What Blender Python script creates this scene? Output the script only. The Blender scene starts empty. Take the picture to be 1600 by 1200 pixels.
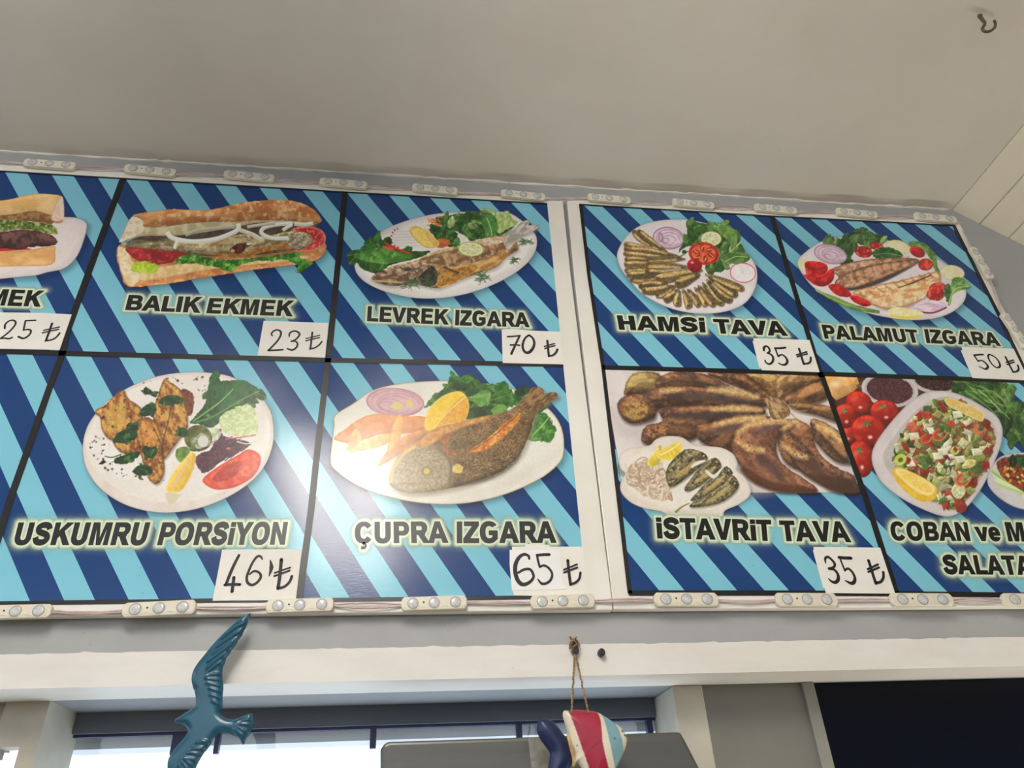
import bpy, bmesh, math, random
import numpy as np
from mathutils import Vector, Matrix
from mathutils.geometry import tessellate_polygon, delaunay_2d_cdt

SC = bpy.context.scene
COL = SC.collection
random.seed(4)

# ------------------------------------------------------------------ camera
W_, H_ = 1600, 1200
FPX = 1151.54
CAM = np.array([0.13449, -0.90646, 1.6])
PITCH, YAW, ROLL = [math.radians(a) for a in (32.6247, 8.52096, -3.04161)]
FW = np.array([math.sin(YAW)*math.cos(PITCH), math.cos(YAW)*math.cos(PITCH), math.sin(PITCH)])
R0 = np.array([math.cos(YAW), -math.sin(YAW), 0.0]); U0 = np.cross(R0, FW)
RT = math.cos(ROLL)*R0 + math.sin(ROLL)*U0
UP = -math.sin(ROLL)*R0 + math.cos(ROLL)*U0
cd = bpy.data.cameras.new('camera'); cam = bpy.data.objects.new('camera', cd); COL.objects.link(cam)
cd.sensor_fit = 'HORIZONTAL'; cd.sensor_width = 36.0; cd.lens = FPX/W_*36.0
cd.clip_start = 0.02
bk = -FW
cam.matrix_world = Matrix(((RT[0], UP[0], bk[0], CAM[0]), (RT[1], UP[1], bk[1], CAM[1]),
                           (RT[2], UP[2], bk[2], CAM[2]), (0, 0, 0, 1)))
SC.camera = cam

# ------------------------------------------------------------------ light
ZO = 2.2192            # height of the middle line of the boards
ZC = ZO + 0.4135       # ceiling
SC.view_settings.view_transform = 'Standard'; SC.view_settings.look = 'None'
SC.view_settings.exposure = 0.22; SC.view_settings.gamma = 1.0
wd = bpy.data.worlds.new('daylight'); SC.world = wd; wd.use_nodes = True
wn = wd.node_tree.nodes; wn.clear()
wo = wn.new('ShaderNodeOutputWorld'); wb = wn.new('ShaderNodeBackground')
wb.inputs['Color'].default_value = (0.82, 0.90, 1.0, 1); wb.inputs['Strength'].default_value = 1.95
wd.node_tree.links.new(wb.outputs[0], wo.inputs[0])
TUBE = 44.0            # radiance of the bare ceiling tube (built with its lamp below)

# added fill light without a fixture, brightens the beam's underside on the right
cl = bpy.data.lights.new('added_underside_light', 'AREA'); cl.shape = 'RECTANGLE'; cl.size = 1.0; cl.size_y = 0.12
cl.energy = 2.8; cl.color = (1.0, 0.95, 0.84)
co_ = bpy.data.objects.new('added_underside_light', cl); COL.objects.link(co_); co_.location = (1.15, -0.06, 1.25); co_.rotation_euler = (math.radians(180), 0, 0)

# ------------------------------------------------------------------ helpers
def on_plane(px, py, val=0.0, axis=1):
    """photo pixel -> point on a wall-parallel (axis 1) or horizontal (axis 2) plane of the place"""
    d = (px-800)/FPX*RT - (py-600)/FPX*UP + FW
    t = (val-CAM[axis])/d[axis]
    return CAM + t*d
def project(X, Y, Z):
    dx, dy, dz = X-CAM[0], Y-CAM[1], Z-CAM[2]
    f = dx*FW[0]+dy*FW[1]+dz*FW[2]
    return 800+FPX*(dx*RT[0]+dy*RT[1]+dz*RT[2])/f, 600-FPX*(dx*UP[0]+dy*UP[1]+dz*UP[2])/f
def zm(o, s, pts): return [(o[0]+p[0]/s, o[1]+p[1]/s) for p in pts]
def lin(c):
    c = np.asarray(c, float)/255.0
    return np.where(c <= 0.04045, c/12.92, ((c+0.055)/1.055)**2.4)
def L4(c): return tuple(lin(c)) + (1.0,)

def link(o, parent=None, label=None, cat=None, group=None, kind=None):
    COL.objects.link(o)
    if parent is not None: o.parent = parent
    if label: o['label'] = label
    if cat: o['category'] = cat
    if group: o['group'] = group
    if kind: o['kind'] = kind
    return o
def mesh(name, v, f, m, parent=None, smooth=False, **kw):
    me = bpy.data.meshes.new(name)
    me.from_pydata([tuple(map(float, p)) for p in v], [], [tuple(map(int, q)) for q in f]); me.update()
    bm = bmesh.new(); bm.from_mesh(me)
    if kw.pop('recalc', True): bmesh.ops.recalc_face_normals(bm, faces=bm.faces)
    if kw.get('bevel'):
        w, seg = kw.pop('bevel')
        es = [e for e in bm.edges if len(e.link_faces) == 2 and e.calc_face_angle(0) > 0.6]
        bmesh.ops.bevel(bm, geom=es, offset=w, segments=seg, affect='EDGES', profile=0.5)
    bm.to_mesh(me); bm.free()
    if smooth:
        for p in me.polygons: p.use_smooth = True
    for q in (m if isinstance(m, (list, tuple)) else [m]): me.materials.append(q)
    return link(bpy.data.objects.new(name, me), parent, **{k: kw[k] for k in ('label', 'cat', 'group', 'kind') if k in kw})
def boxgeo(bs):
    v, f = [], []
    for (x0, x1, y0, y1, z0, z1) in bs:
        n = len(v)
        v += [(x0,y0,z0),(x1,y0,z0),(x1,y1,z0),(x0,y1,z0),(x0,y0,z1),(x1,y0,z1),(x1,y1,z1),(x0,y1,z1)]
        f += [tuple(n+i for i in q) for q in ((0,3,2,1),(4,5,6,7),(0,1,5,4),(1,2,6,5),(2,3,7,6),(3,0,4,7))]
    return v, f
def prism(poly, y0, y1):
    """poly: list of (x,z), extruded from y0 to y1"""
    n = len(poly)
    v = [(p[0], y0, p[1]) for p in poly] + [(p[0], y1, p[1]) for p in poly]
    f = [tuple(range(n)), tuple(range(2*n-1, n-1, -1))] + [(i, (i+1) % n, n+(i+1) % n, n+i) for i in range(n)]
    return v, f
def tube(pts, r, seg=8, taper=None):
    pts = [np.array(p, float) for p in pts]; v, f = [], []
    up = np.array([0.3, 1, 0.2]); n = len(pts)
    for i, p in enumerate(pts):
        t = pts[min(i+1, n-1)]-pts[max(i-1, 0)]; t = t/np.linalg.norm(t)
        a = np.cross(t, up); a /= np.linalg.norm(a); b = np.cross(t, a)
        rr = r*(taper[i] if taper is not None else 1)
        for k in range(seg):
            th = 2*math.pi*k/seg; v.append(p+rr*(math.cos(th)*a+math.sin(th)*b))
    for i in range(n-1):
        for k in range(seg):
            f.append((i*seg+k, i*seg+(k+1) % seg, (i+1)*seg+(k+1) % seg, (i+1)*seg+k))
    f += [tuple(range(seg)), tuple(range((n-1)*seg, n*seg))]
    return v, f
def join(*gs):
    v, f = [], []
    for a, b in gs:
        n = len(v); v += list(a); f += [tuple(n+i for i in q) for q in b]
    return v, f
def smooth_path(pts, n=8, closed=False):
    P = np.array(pts, float); out = []; m = len(P)
    for i in range(m if closed else m-1):
        g = (lambda k: P[k % m]) if closed else (lambda k: P[min(max(k, 0), m-1)])
        p0, p1, p2, p3 = g(i-1), g(i), g(i+1), g(i+2)
        for j in range(n):
            t = j/n
            out.append(0.5*((2*p1)+(p2-p0)*t+(2*p0-5*p1+4*p2-p3)*t*t+(3*p1-p0-3*p2+p3)*t**3))
    if not closed: out.append(P[-1])
    return np.array(out)
def empty(name, loc, **kw):
    o = bpy.data.objects.new(name, None); o.location = [float(a) for a in loc]; o.empty_display_size = 0.02
    return link(o, **kw)

# ------------------------------------------------------------------ materials
def N(nt, t, **kw):
    n = nt.nodes.new(t)
    for k, v in kw.items():
        if k in n.inputs.keys(): n.inputs[k].default_value = v
        else: setattr(n, k, v)
    return n
def mat(name, col, rough=0.5, col2=None, scale=8.0, stretch=(1, 1, 1), contrast=(0.4, 0.6), bump=0.0, bscale=60.0,
        spec=0.5, metal=0.0, specks=None, coat=0.0):
    m = bpy.data.materials.new(name); m.use_nodes = True; nt = m.node_tree
    b = nt.nodes['Principled BSDF']; lk = nt.links.new
    b.inputs['Roughness'].default_value = rough; b.inputs['Specular IOR Level'].default_value = spec
    b.inputs['Metallic'].default_value = metal; b.inputs['Coat Weight'].default_value = coat; b.inputs['Coat Roughness'].default_value = 0.1
    tc = N(nt, 'ShaderNodeTexCoord'); mp = N(nt, 'ShaderNodeMapping'); mp.inputs['Scale'].default_value = stretch
    lk(tc.outputs['Object'], mp.inputs['Vector'])
    out = None
    if col2 is not None:
        nz = N(nt, 'ShaderNodeTexNoise', Scale=scale, Detail=6.0, Roughness=0.6); lk(mp.outputs[0], nz.inputs['Vector'])
        cr = N(nt, 'ShaderNodeValToRGB'); lk(nz.outputs[0], cr.inputs[0])
        cr.color_ramp.elements[0].position, cr.color_ramp.elements[1].position = contrast
        cr.color_ramp.elements[0].color = L4(col); cr.color_ramp.elements[1].color = L4(col2)
        out = cr.outputs[0]
    else:
        rgb = N(nt, 'ShaderNodeRGB'); rgb.outputs[0].default_value = L4(col); out = rgb.outputs[0]
    if specks:
        sc, thr, scol = specks
        vo = N(nt, 'ShaderNodeTexVoronoi', Scale=sc); lk(tc.outputs['Object'], vo.inputs['Vector'])
        n2 = N(nt, 'ShaderNodeTexNoise', Scale=sc*0.21, Detail=2.0); lk(tc.outputs['Object'], n2.inputs['Vector'])
        m2 = N(nt, 'ShaderNodeMath', operation='MULTIPLY'); lk(n2.outputs[0], m2.inputs[0]); m2.inputs[1].default_value = thr
        m3 = N(nt, 'ShaderNodeMath', operation='LESS_THAN'); lk(vo.outputs['Distance'], m3.inputs[0]); lk(m2.outputs[0], m3.inputs[1])
        n4 = N(nt, 'ShaderNodeTexNoise', Scale=sc*0.13, Detail=1.0); lk(tc.outputs['Object'], n4.inputs['Vector'])
        m5 = N(nt, 'ShaderNodeMath', operation='GREATER_THAN'); lk(n4.outputs[0], m5.inputs[0]); m5.inputs[1].default_value = 0.56
        m6 = N(nt, 'ShaderNodeMath', operation='MULTIPLY'); lk(m3.outputs[0], m6.inputs[0]); lk(m5.outputs[0], m6.inputs[1])
        m7 = N(nt, 'ShaderNodeMath', operation='MULTIPLY'); lk(m6.outputs[0], m7.inputs[0]); m7.inputs[1].default_value = 0.6
        mx = N(nt, 'ShaderNodeMix', data_type='RGBA'); lk(m7.outputs[0], mx.inputs[0]); lk(out, mx.inputs[6]); mx.inputs[7].default_value = L4(scol)
        out = mx.outputs[2]
    lk(out, b.inputs['Base Color'])
    if bump:
        nb = N(nt, 'ShaderNodeTexNoise', Scale=bscale, Detail=5.0); lk(mp.outputs[0], nb.inputs['Vector'])
        bp = N(nt, 'ShaderNodeBump', Strength=bump, Distance=0.002); lk(nb.outputs[0], bp.inputs['Height']); lk(bp.outputs[0], b.inputs['Normal'])
    return m

M = {}
M['ceiling'] = mat('ceiling_paint', (233, 226, 217), 0.75, (227, 219, 209), 3.0, bump=0.15, bscale=14, specks=(26, 0.05, (120, 110, 98)))
M['planks'] = mat('plank_paint', (220, 212, 192), 0.6, (213, 204, 183), 6.0, (1, 0.2, 1), bump=0.2, bscale=20)
M['grey'] = mat('grey_wall_paint', (164, 165, 165), 0.6, (158, 159, 159), 5.0, bump=0.12, bscale=25, specks=(60, 0.07, (95, 92, 88)))
M['cream'] = mat('cream_paint', (226, 222, 216), 0.5, (219, 214, 207), 7.0, (1, 1, 3), bump=0.15, bscale=30, specks=(55, 0.08, (150, 140, 125)))
M['soffit'] = mat('soffit_paint', (140, 144, 150), 0.6, (132, 136, 143), 4.0, bump=0.1, specks=(40, 0.06, (60, 62, 66)))
M['headgrey'] = mat('window_head_paint', (112, 117, 128), 0.6, (104, 109, 120), 5.0, bump=0.1)
M['navy'] = mat('navy_enamel', (34, 42, 88), 0.4)
M['outband'] = mat('outer_shutter_box', (200, 204, 210), 0.6, (186, 190, 196), 5.0)
M['greypanel'] = mat('grey_panel_paint', (118, 117, 110), 0.6, (110, 109, 102), 4.0, bump=0.12, specks=(45, 0.06, (80, 80, 76)))
M['batten'] = mat('batten_paint', (138, 137, 130), 0.5, (130, 129, 122), 10)
M['casing'] = mat('casing_paint', (196, 190, 176), 0.55, (170, 164, 150), 9.0, contrast=(0.35, 0.7), bump=0.2)
M['darknavy'] = mat('dark_navy_gloss', (6, 11, 30), 0.3, (4, 8, 22), 3.0, bump=0.05, bscale=40, spec=0.18)
M['hood'] = mat('grey_metal', (100, 98, 93), 0.36, (90, 89, 85), 40.0, (0.05, 1, 1), metal=0.4)
M['boardwhite'] = mat('white_pvc', (236, 232, 224), 0.35, (230, 225, 215), 6.0, specks=(70, 0.06, (150, 140, 125)))
M['black'] = mat('black_print', (8, 8, 12), 0.35)
M['ink'] = mat('black_caption_ink', (8, 8, 9), 0.35)
M['marker'] = mat('black_marker', (20, 20, 24), 0.6)
M['paper'] = mat('price_paper', (238, 233, 225), 0.7, (232, 227, 218), 14.0, bump=0.05)
M['paper2'] = mat('bright_price_paper', (241, 240, 238), 0.7, (236, 235, 233), 14.0)
M['ledplastic'] = mat('ivory_plastic', (226, 219, 200), 0.35, (218, 210, 190), 90.0)
M['lens'] = mat('clear_lens', (206, 206, 204), 0.18, (186, 187, 188), 300.0, coat=0.3)
M['lensring'] = mat('lens_ring', (150, 148, 140), 0.3)
M['hole'] = mat('dark_hole', (40, 34, 30), 0.7)
M['wire'] = mat('pink_white_wire', (204, 188, 186), 0.45, (188, 160, 162), 26.0)
M['teal'] = mat('teal_glaze', (32, 84, 106), 0.25, (28, 78, 100), 20.0, spec=0.4, coat=0.15)
M['twine'] = mat('jute_twine', (164, 134, 96), 0.9, (112, 86, 58), 400.0)
M['blackscrew'] = mat('black_cap', (22, 22, 26), 0.4)
M['steel'] = mat('dull_brown_steel', (92, 84, 64), 0.4, metal=0.5)
M['tile'] = mat('floor_tile', (198, 190, 178), 0.5, (188, 180, 168), 3.0)
M['sidewall'] = mat('side_wall_paint', (138, 130, 114), 0.7, (130, 122, 106), 3.0)
M['lampwhite'] = mat('lamp_housing', (230, 230, 228), 0.4)
M['tape'] = mat('yellowed_tape', (140, 137, 128), 0.2, (122, 120, 112), 60.0, coat=0.4, bump=0.6, bscale=120)

# ------------------------------------------------------------------ setting
YW = 0.014                                   # face of the wall behind the boards
XL, XR, YB = -2.6, 1.95, -3.2
FX = 1.166                                   # where the flat ceiling meets the sloping planks
def st(name, geo, m, **kw): return mesh(name, *geo, m, kind='structure', **kw)
st('ceiling', boxgeo([(XL, FX, YB, 0.30, ZC, ZC+0.05)]), M['ceiling'])
# sloping plank ceiling on the right, one mesh with open joints
sl = math.radians(36.6); pl = []
w = 0.058; q = 0
for k in range(18):
    a, b_ = k*w+(0.0004 if k else 0), (k+1)*w-0.0004
    pts = []
    for (s, h) in ((a, 0.002), (a+0.002, 0), (b_-0.002, 0), (b_, 0.002), (b_, 0.03), (a, 0.03)):
        pts.append((FX+s*math.cos(sl)+h*math.sin(sl), ZC-s*math.sin(sl)+h*math.cos(sl)))
    pl.append(prism(pts, YB, 0.30))
pl.append(prism([(FX-0.01, ZC+0.045), (FX+1.1*math.cos(sl)-0.01, ZC-1.1*math.sin(sl)+0.03), (FX+1.1, ZC+0.06)], YB, 0.30))
st('ceiling.001', join(*pl), M['planks'])
ZP = ZO-0.403; ZB = ZO-0.440                 # paint line, underside of the beam
st('wall_back', boxgeo([(XL, XR, YW, 0.19, ZP-0.02, ZC+0.3)]), M['grey'])
st('wall_soffit', boxgeo([(XL, XR, 0.087, 0.19, ZB, ZP-0.02)]), M['soffit'])
# cream beam under the grey paint, its upper paint edge ragged
top = []; x = XL
while x < XR:
    top.append((x, ZP+random.gauss(0, 0.00035)+(random.choice((0.0015, -0.001)) if random.random() < 0.04 else 0))); x += random.uniform(0.004, 0.016)
top.append((XR, ZP))
n = len(top)
v = [(p[0], YW-0.0003, p[1]) for p in top]+[(p[0], YW-0.0003, ZB) for p in top]+[(p[0], 0.087, ZB) for p in top]+[(p[0], YW+0.01, p[1]) for p in top]
f = [(i, i+1, n+i+1, n+i) for i in range(n-1)]+[(n+i, n+i+1, 2*n+i+1, 2*n+i) for i in range(n-1)]+[(3*n+i, 3*n+i+1, i+1, i) for i in range(n-1)]
st('trim_1', (v, f), M['cream'])
# bead of filler where wall meets ceiling
pts = []; x = -1.2
while x < FX:
    pts.append((x, YW+random.uniform(-0.001, 0.002), ZC+random.uniform(-0.0015, 0.001))); x += random.uniform(0.006, 0.03)
st('trim_2', tube(pts, 0.0032, 6, [random.uniform(0.6, 1.4) for _ in pts]), M['ceiling'])
# wall below the beam: left of the window, its two posts, right grey panel
YL = 0.087; ZQ = on_plane(20, 1167, YL)[2]
st('wall_left_pier', boxgeo([(XL, -0.336, 0.105, 0.118, ZQ-0.01, ZB), (XL, -0.336, 0.105, 0.19, 0, 0.95)]), M['casing'])
st('trim_3', boxgeo([(-0.336, -0.3075, YL, 0.118, ZQ, ZB), (-0.3075, -0.288, YL, 0.19, 0.95, ZB)]), M['casing'])
st('trim_4', boxgeo([(0.474, 0.515, YL, 0.19, 0.95, ZB)]), M['casing'], bevel=(0.002, 2))
st('wall_right_panel', boxgeo([(0.515, 0.660, YL+0.002, 0.19, 0, ZB)]), M['greypanel'])
st('trim_5', boxgeo([(0.6525, 0.6695, YL-0.004, 0.19, 0, ZB)]), M['batten'], bevel=(0.0015, 2))
st('wall_below', boxgeo([(-0.336, 0.515, YL, 0.19, 0, 0.95)]), M['greypanel'])
st('wall_navy', boxgeo([(0.6695, XR, 0.094, 0.19, 0, ZB)]), M['darknavy'])
st('floor', boxgeo([(XL, XR, YB, 0.19, -0.05, 0)]), M['tile'])
st('wall_left', boxgeo([(XL-0.05, XL, YB, 0.19, 0, 1.75)]), M['sidewall'])
st('added_wall_front', boxgeo([(XL, XR, YB-0.05, YB, 0, 1.95)]), M['sidewall'])  # unseen wall added to hold back daylight so the tube lamp dominates
st('wall_right', boxgeo([(XR, XR+0.05, YB, 0.19, 0, ZC+0.05)]), M['sidewall'])
# window: grey head board, navy frame with mullions, outer shutter box beyond
YF = 0.172
zh = on_plane(480, 1136, YF)[2]
wi = st('window_1', boxgeo([(-0.30, 0.474, YF, 0.19, zh, ZB)]), M['headgrey'])
YN = 0.178
bars = []
zr0 = on_plane(480, 1141, YN)[2]
bars.append((-0.30, 0.474, YN, YN+0.012, zr0-0.0005, zh))
for px in (81, 281, 340, 583, 812, 1018):
    xx = on_plane(px, 1150, YN)[0]; hw = 0.004 if px != 281 else 0.009
    if px == 340: hw = 0.003
    bars.append((xx-hw, xx+hw, YN+0.001, YN+0.011, zr0-0.024, zr0))
bars.append((-0.30, 0.474, YN, YN+0.012, 0.95, 0.97))
mesh('window_frame', *boxgeo(bars), M['navy'], parent=wi)
zb0 = on_plane(480, 1160, 0.205)[2]
mesh('shutter_box', *boxgeo([(-0.31, 0.60, 0.205, 0.26, zb0, ZO-0.3)]), M['outband'], parent=wi)
gl = bpy.data.materials.new('window_glass'); gl.use_nodes = True
nt = gl.node_tree; nt.nodes.clear(); o_ = N(nt, 'ShaderNodeOutputMaterial'); t_ = N(nt, 'ShaderNodeBsdfTransparent'); g_ = N(nt, 'ShaderNodeBsdfGlossy', Roughness=0.02)
x_ = N(nt, 'ShaderNodeMixShader', Fac=0.04); nt.links.new(t_.outputs[0], x_.inputs[1]); nt.links.new(g_.outputs[0], x_.inputs[2]); nt.links.new(x_.outputs[0], o_.inputs[0])
t_.inputs[0].default_value = (0.98, 1, 1, 1)
mesh('window_pane', *boxgeo([(-0.30, 0.474, YN+0.004, YN+0.007, 0.97, zr0)]), gl, parent=wi)
w2 = st('window_2', boxgeo([(-1.4, -0.336, 0.12, 0.13, ZQ-0.001, ZQ+0.006), (-1.4, -0.336, 0.12, 0.13, 0.95, 0.96), (-1.4, -1.39, 0.12, 0.13, 0.96, ZQ-0.006)]), M['outband'])
mesh('window_pane', *boxgeo([(-1.39, -0.3075, 0.123, 0.126, 0.96, ZQ)]), gl, parent=w2)
# white slanting strip at the lower right corner
a, b_ = on_plane(1540, 1205, 0.10), on_plane(1640, 1174, 0.10)
dv = (b_-a)/np.linalg.norm(b_-a); nv = np.array([-dv[2], 0, dv[0]])*0.016
st('trim_6', prism([(a[0], a[2]), (b_[0], b_[2]), (b_[0]-nv[0], b_[2]-nv[2]), (a[0]-nv[0], a[2]-nv[2])], 0.10, 0.135), M['cream'])
# bare tube lamp hanging a little below the ceiling behind the photographer
em = bpy.data.materials.new('lit_tube'); em.use_nodes = True; nt = em.node_tree; nt.nodes.clear()
o_ = N(nt, 'ShaderNodeOutputMaterial'); e_ = N(nt, 'ShaderNodeEmission', Strength=TUBE); e_.inputs[0].default_value = (1.0, 0.96, 0.89, 1); nt.links.new(e_.outputs[0], o_.inputs[0])
lm = empty('tube_lamp', (-0.09, -1.24, ZC), label='white twin tube lamp fixed to the ceiling above the photographer', cat='lamp')
mesh('lamp_housing', *boxgeo([(-0.04, 0.04, -0.55, 0.55, -0.03, 0), (-0.115, 0.115, -0.55, -0.52, -0.16, -0.03), (-0.115, 0.115, 0.52, 0.55, -0.16, -0.03)]), M['lampwhite'], parent=lm)
for sx in (-0.085, 0.085):
    mesh('tube', *tube([(sx, -0.518, -0.13), (sx, 0.518, -0.13)], 0.024, 16), em, parent=lm, smooth=True)

# ------------------------------------------------------------------ menu boards
def bp(px, py, y=0.0):
    p = on_plane(px, py, y); return (p[0], p[2])
def stripes(name, x0, z0):
    """printed diagonal stripes, in board metres"""
    m = bpy.data.materials.new(name); m.use_nodes = True; nt = m.node_tree; b = nt.nodes['Principled BSDF']; lk = nt.links.new
    tc = N(nt, 'ShaderNodeTexCoord'); sp = N(nt, 'ShaderNodeSeparateXYZ'); lk(tc.outputs['Object'], sp.inputs[0])
    a = N(nt, 'ShaderNodeMath', operation='MULTIPLY_ADD'); lk(sp.outputs['Z'], a.inputs[0]); a.inputs[1].default_value = 0.674; lk(sp.outputs['X'], a.inputs[2])
    s = N(nt, 'ShaderNodeMath', operation='SUBTRACT'); lk(a.outputs[0], s.inputs[0]); s.inputs[1].default_value = x0+0.674*z0
    d = N(nt, 'ShaderNodeMath', operation='DIVIDE'); lk(s.outputs[0], d.inputs[0]); d.inputs[1].default_value = 0.0706
    fr = N(nt, 'ShaderNodeMath', operation='FRACT'); lk(d.outputs[0], fr.inputs[0])
    lt = N(nt, 'ShaderNodeMath', operation='LESS_THAN'); lk(fr.outputs[0], lt.inputs[0]); lt.inputs[1].default_value = 0.475
    mx = N(nt, 'ShaderNodeMix', data_type='RGBA'); lk(lt.outputs[0], mx.inputs[0])
    mx.inputs[6].default_value = L4(DARKB); mx.inputs[7].default_value = L4(LIGHTB)
    vo = N(nt, 'ShaderNodeTexVoronoi', Scale=95.0); lk(tc.outputs['Object'], vo.inputs['Vector'])
    nz = N(nt, 'ShaderNodeTexNoise', Scale=14.0, Detail=1.0); lk(tc.outputs['Object'], nz.inputs['Vector'])
    g1 = N(nt, 'ShaderNodeMath', operation='LESS_THAN'); lk(vo.outputs['Distance'], g1.inputs[0]); g1.inputs[1].default_value = 0.07
    g2 = N(nt, 'ShaderNodeMath', operation='GREATER_THAN'); lk(nz.outputs[0], g2.inputs[0]); g2.inputs[1].default_value = 0.62
    g3 = N(nt, 'ShaderNodeMath', operation='MULTIPLY'); lk(g1.outputs[0], g3.inputs[0]); lk(g2.outputs[0], g3.inputs[1])
    g4 = N(nt, 'ShaderNodeMath', operation='MULTIPLY'); lk(g3.outputs[0], g4.inputs[0]); g4.inputs[1].default_value = 0.55
    m2 = N(nt, 'ShaderNodeMix', data_type='RGBA'); lk(g4.outputs[0], m2.inputs[0]); lk(mx.outputs[2], m2.inputs[6]); m2.inputs[7].default_value = L4((50, 52, 60))
    lk(m2.outputs[2], b.inputs['Base Color']); laminate(nt, b)
    return m
DARKB = (0, 56, 116); LIGHTB = (124, 194, 214)
def laminate(nt, b):
    """slightly scratched glossy film over the print"""
    lk = nt.links.new
    b.inputs['Roughness'].default_value = 0.2; b.inputs['Specular IOR Level'].default_value = 0.55
    tc = N(nt, 'ShaderNodeTexCoord'); mp = N(nt, 'ShaderNodeMapping'); mp.inputs['Scale'].default_value = (90, 90, 500); mp.inputs['Rotation'].default_value = (0, 0.55, 0)
    lk(tc.outputs['Object'], mp.inputs['Vector'])
    n1 = N(nt, 'ShaderNodeTexNoise', Scale=1.0, Detail=3.0); lk(mp.outputs[0], n1.inputs['Vector'])
    bm_ = N(nt, 'ShaderNodeBump', Strength=0.12, Distance=0.0006); lk(n1.outputs[0], bm_.inputs['Height']); lk(bm_.outputs[0], b.inputs['Normal'])
def ribbon(pts, hw, y, board=True):
    """flat band of half-width hw (m) along board points (x,z)"""
    P = np.array(pts, float); v, f = [], []
    n = len(P); hw = np.broadcast_to(np.asarray(hw, float), (n,))
    for i in range(n):
        a = P[max(i-1, 0)]; c = P[min(i+1, n-1)]; t = (c-a)/max(np.linalg.norm(c-a), 1e-9); nn = np.array([-t[1], t[0]])
        for s in (-1, 1):
            q = P[i]+s*hw[i]*nn; v.append((q[0], y, q[1]))
    f = [(2*i, 2*i+1, 2*i+3, 2*i+2) for i in range(n-1)]
    return v, f
def pen(pts, hw, y):
    """pen stroke with round ends"""
    P = np.array(pts, float); hw = np.broadcast_to(np.asarray(hw, float), (len(P),))
    g = [ribbon(P, hw, y)]
    for i in (0, len(P)-1):
        c = [(P[i][0]+hw[i]*math.cos(2*math.pi*k/12), y, P[i][1]+hw[i]*math.sin(2*math.pi*k/12)) for k in range(12)]
        g.append((c, [tuple(range(12))]))
    return join(*g)

# traced corners (photo pixels) of the printed cells
K = dict(balik=[(192, 280), (539, 301.5), (512, 563.5), (98, 553)], levrek=[(539, 301.5), (855, 319), (880, 571), (512, 563.5)],
         uskumru=[(98, 553), (512, 563.5), (467.5, 936.5), (-35, 944)], cupra=[(512, 563.5), (880, 571), (917, 930.5), (467.5, 936.5)],
         hamsi=[(906, 320), (1206, 339), (1281, 586), (940.5, 574)], palamut=[(1206, 339), (1490, 353), (1611, 597), (1281, 586)],
         istavrit=[(940.5, 574), (1281, 586), (1400, 928.5), (982, 928)], coban=[(1281, 586), (1611, 597), (1770, 931), (1400, 928.5)])
K3 = {k: [bp(*p) for p in v] for k, v in K.items()}
xl = -0.735
K3['kofte'] = [(xl+0.012, K3['balik'][0][1]), K3['balik'][0], K3['balik'][3], (xl+0.012, K3['balik'][3][1])]
K3['corner'] = [K3['kofte'][3], K3['balik'][3], K3['uskumru'][3], (xl+0.012, K3['uskumru'][3][1])]
SP = dict(balik=(-0.3536, .3472), levrek=(0.0041, .3456), uskumru=(-0.3559, -.0038), cupra=(0.0045, -.003), hamsi=(0.4181, .3483), palamut=(0.7745, .3489),
          istavrit=(0.4473, -.3427), coban=(0.8139, -.348), kofte=(-0.5354+.0668, .3482), corner=(-.7145, -.0038))
bl = empty('menu_board', (0, 0, ZO-0.35), label='left menu board with five striped dish pictures in view, handwritten prices from 23 to 70', cat='menu board')
br = empty('menu_board', (0.77, 0, ZO-0.35), label='right menu board with four fried fish and salad pictures beside the plank ceiling', cat='menu board')
def board_panel(quad, par):
    q = [bp(*p) for p in quad] if isinstance(quad[0], tuple) and abs(quad[0][0]) > 5 else quad
    n = len(q)
    v, f = prism([(a, b) for a, b in q], 0.0, 0.0125)
    loc = par.location
    v = [(p[0]-loc[0], p[1]-loc[1], p[2]-loc[2]) for p in v]
    return mesh('white_panel', v, f, M['boardwhite'], parent=par, bevel=(0.0012, 2))
zt = bp(187, 264.5)[1]; zbm = bp(480, 958.3)[1]
board_panel([(xl, zt), bp(879, 309.5), bp(892, 430), bp(956.5, 938), bp(957.3, 953), (xl, zbm)], bl)
ztr = bp(1497, 345.5)
board_panel([bp(885.6, 309.5), (ztr[0]+0.001, ztr[1]), (ztr[0]+0.001, bp(1300, 952.7)[1]), bp(959, 952), bp(957.3, 938), bp(897, 430)], br)
def flat(name, polys, y, m, par, **kw):
    v, f = [], []
    for p in polys:
        n = len(v); v += [(a, y, b) for a, b in p]; f.append(tuple(range(n, n+len(p))))
    return child(name, v, f, m, par, **kw)
def wloc(o):
    l = Vector((0, 0, 0))
    while o is not None: l += o.location; o = o.parent
    return l
def child(name, v, f, m, par, **kw):
    l = wloc(par)
    kw.setdefault('recalc', False)
    return mesh(name, [(p[0]-l[0], p[1]-l[1], p[2]-l[2]) for p in v], f, m, parent=par, **kw)
CELL = {}
for k, q in K3.items():
    par = br if k in ('hamsi', 'palamut', 'istavrit', 'coban') else bl
    l = par.location
    CELL[k] = flat('striped_print', [q], -0.0003, stripes('stripes_'+k, SP[k][0]-l[0], SP[k][1]+ZO-l[2]), par)
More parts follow.
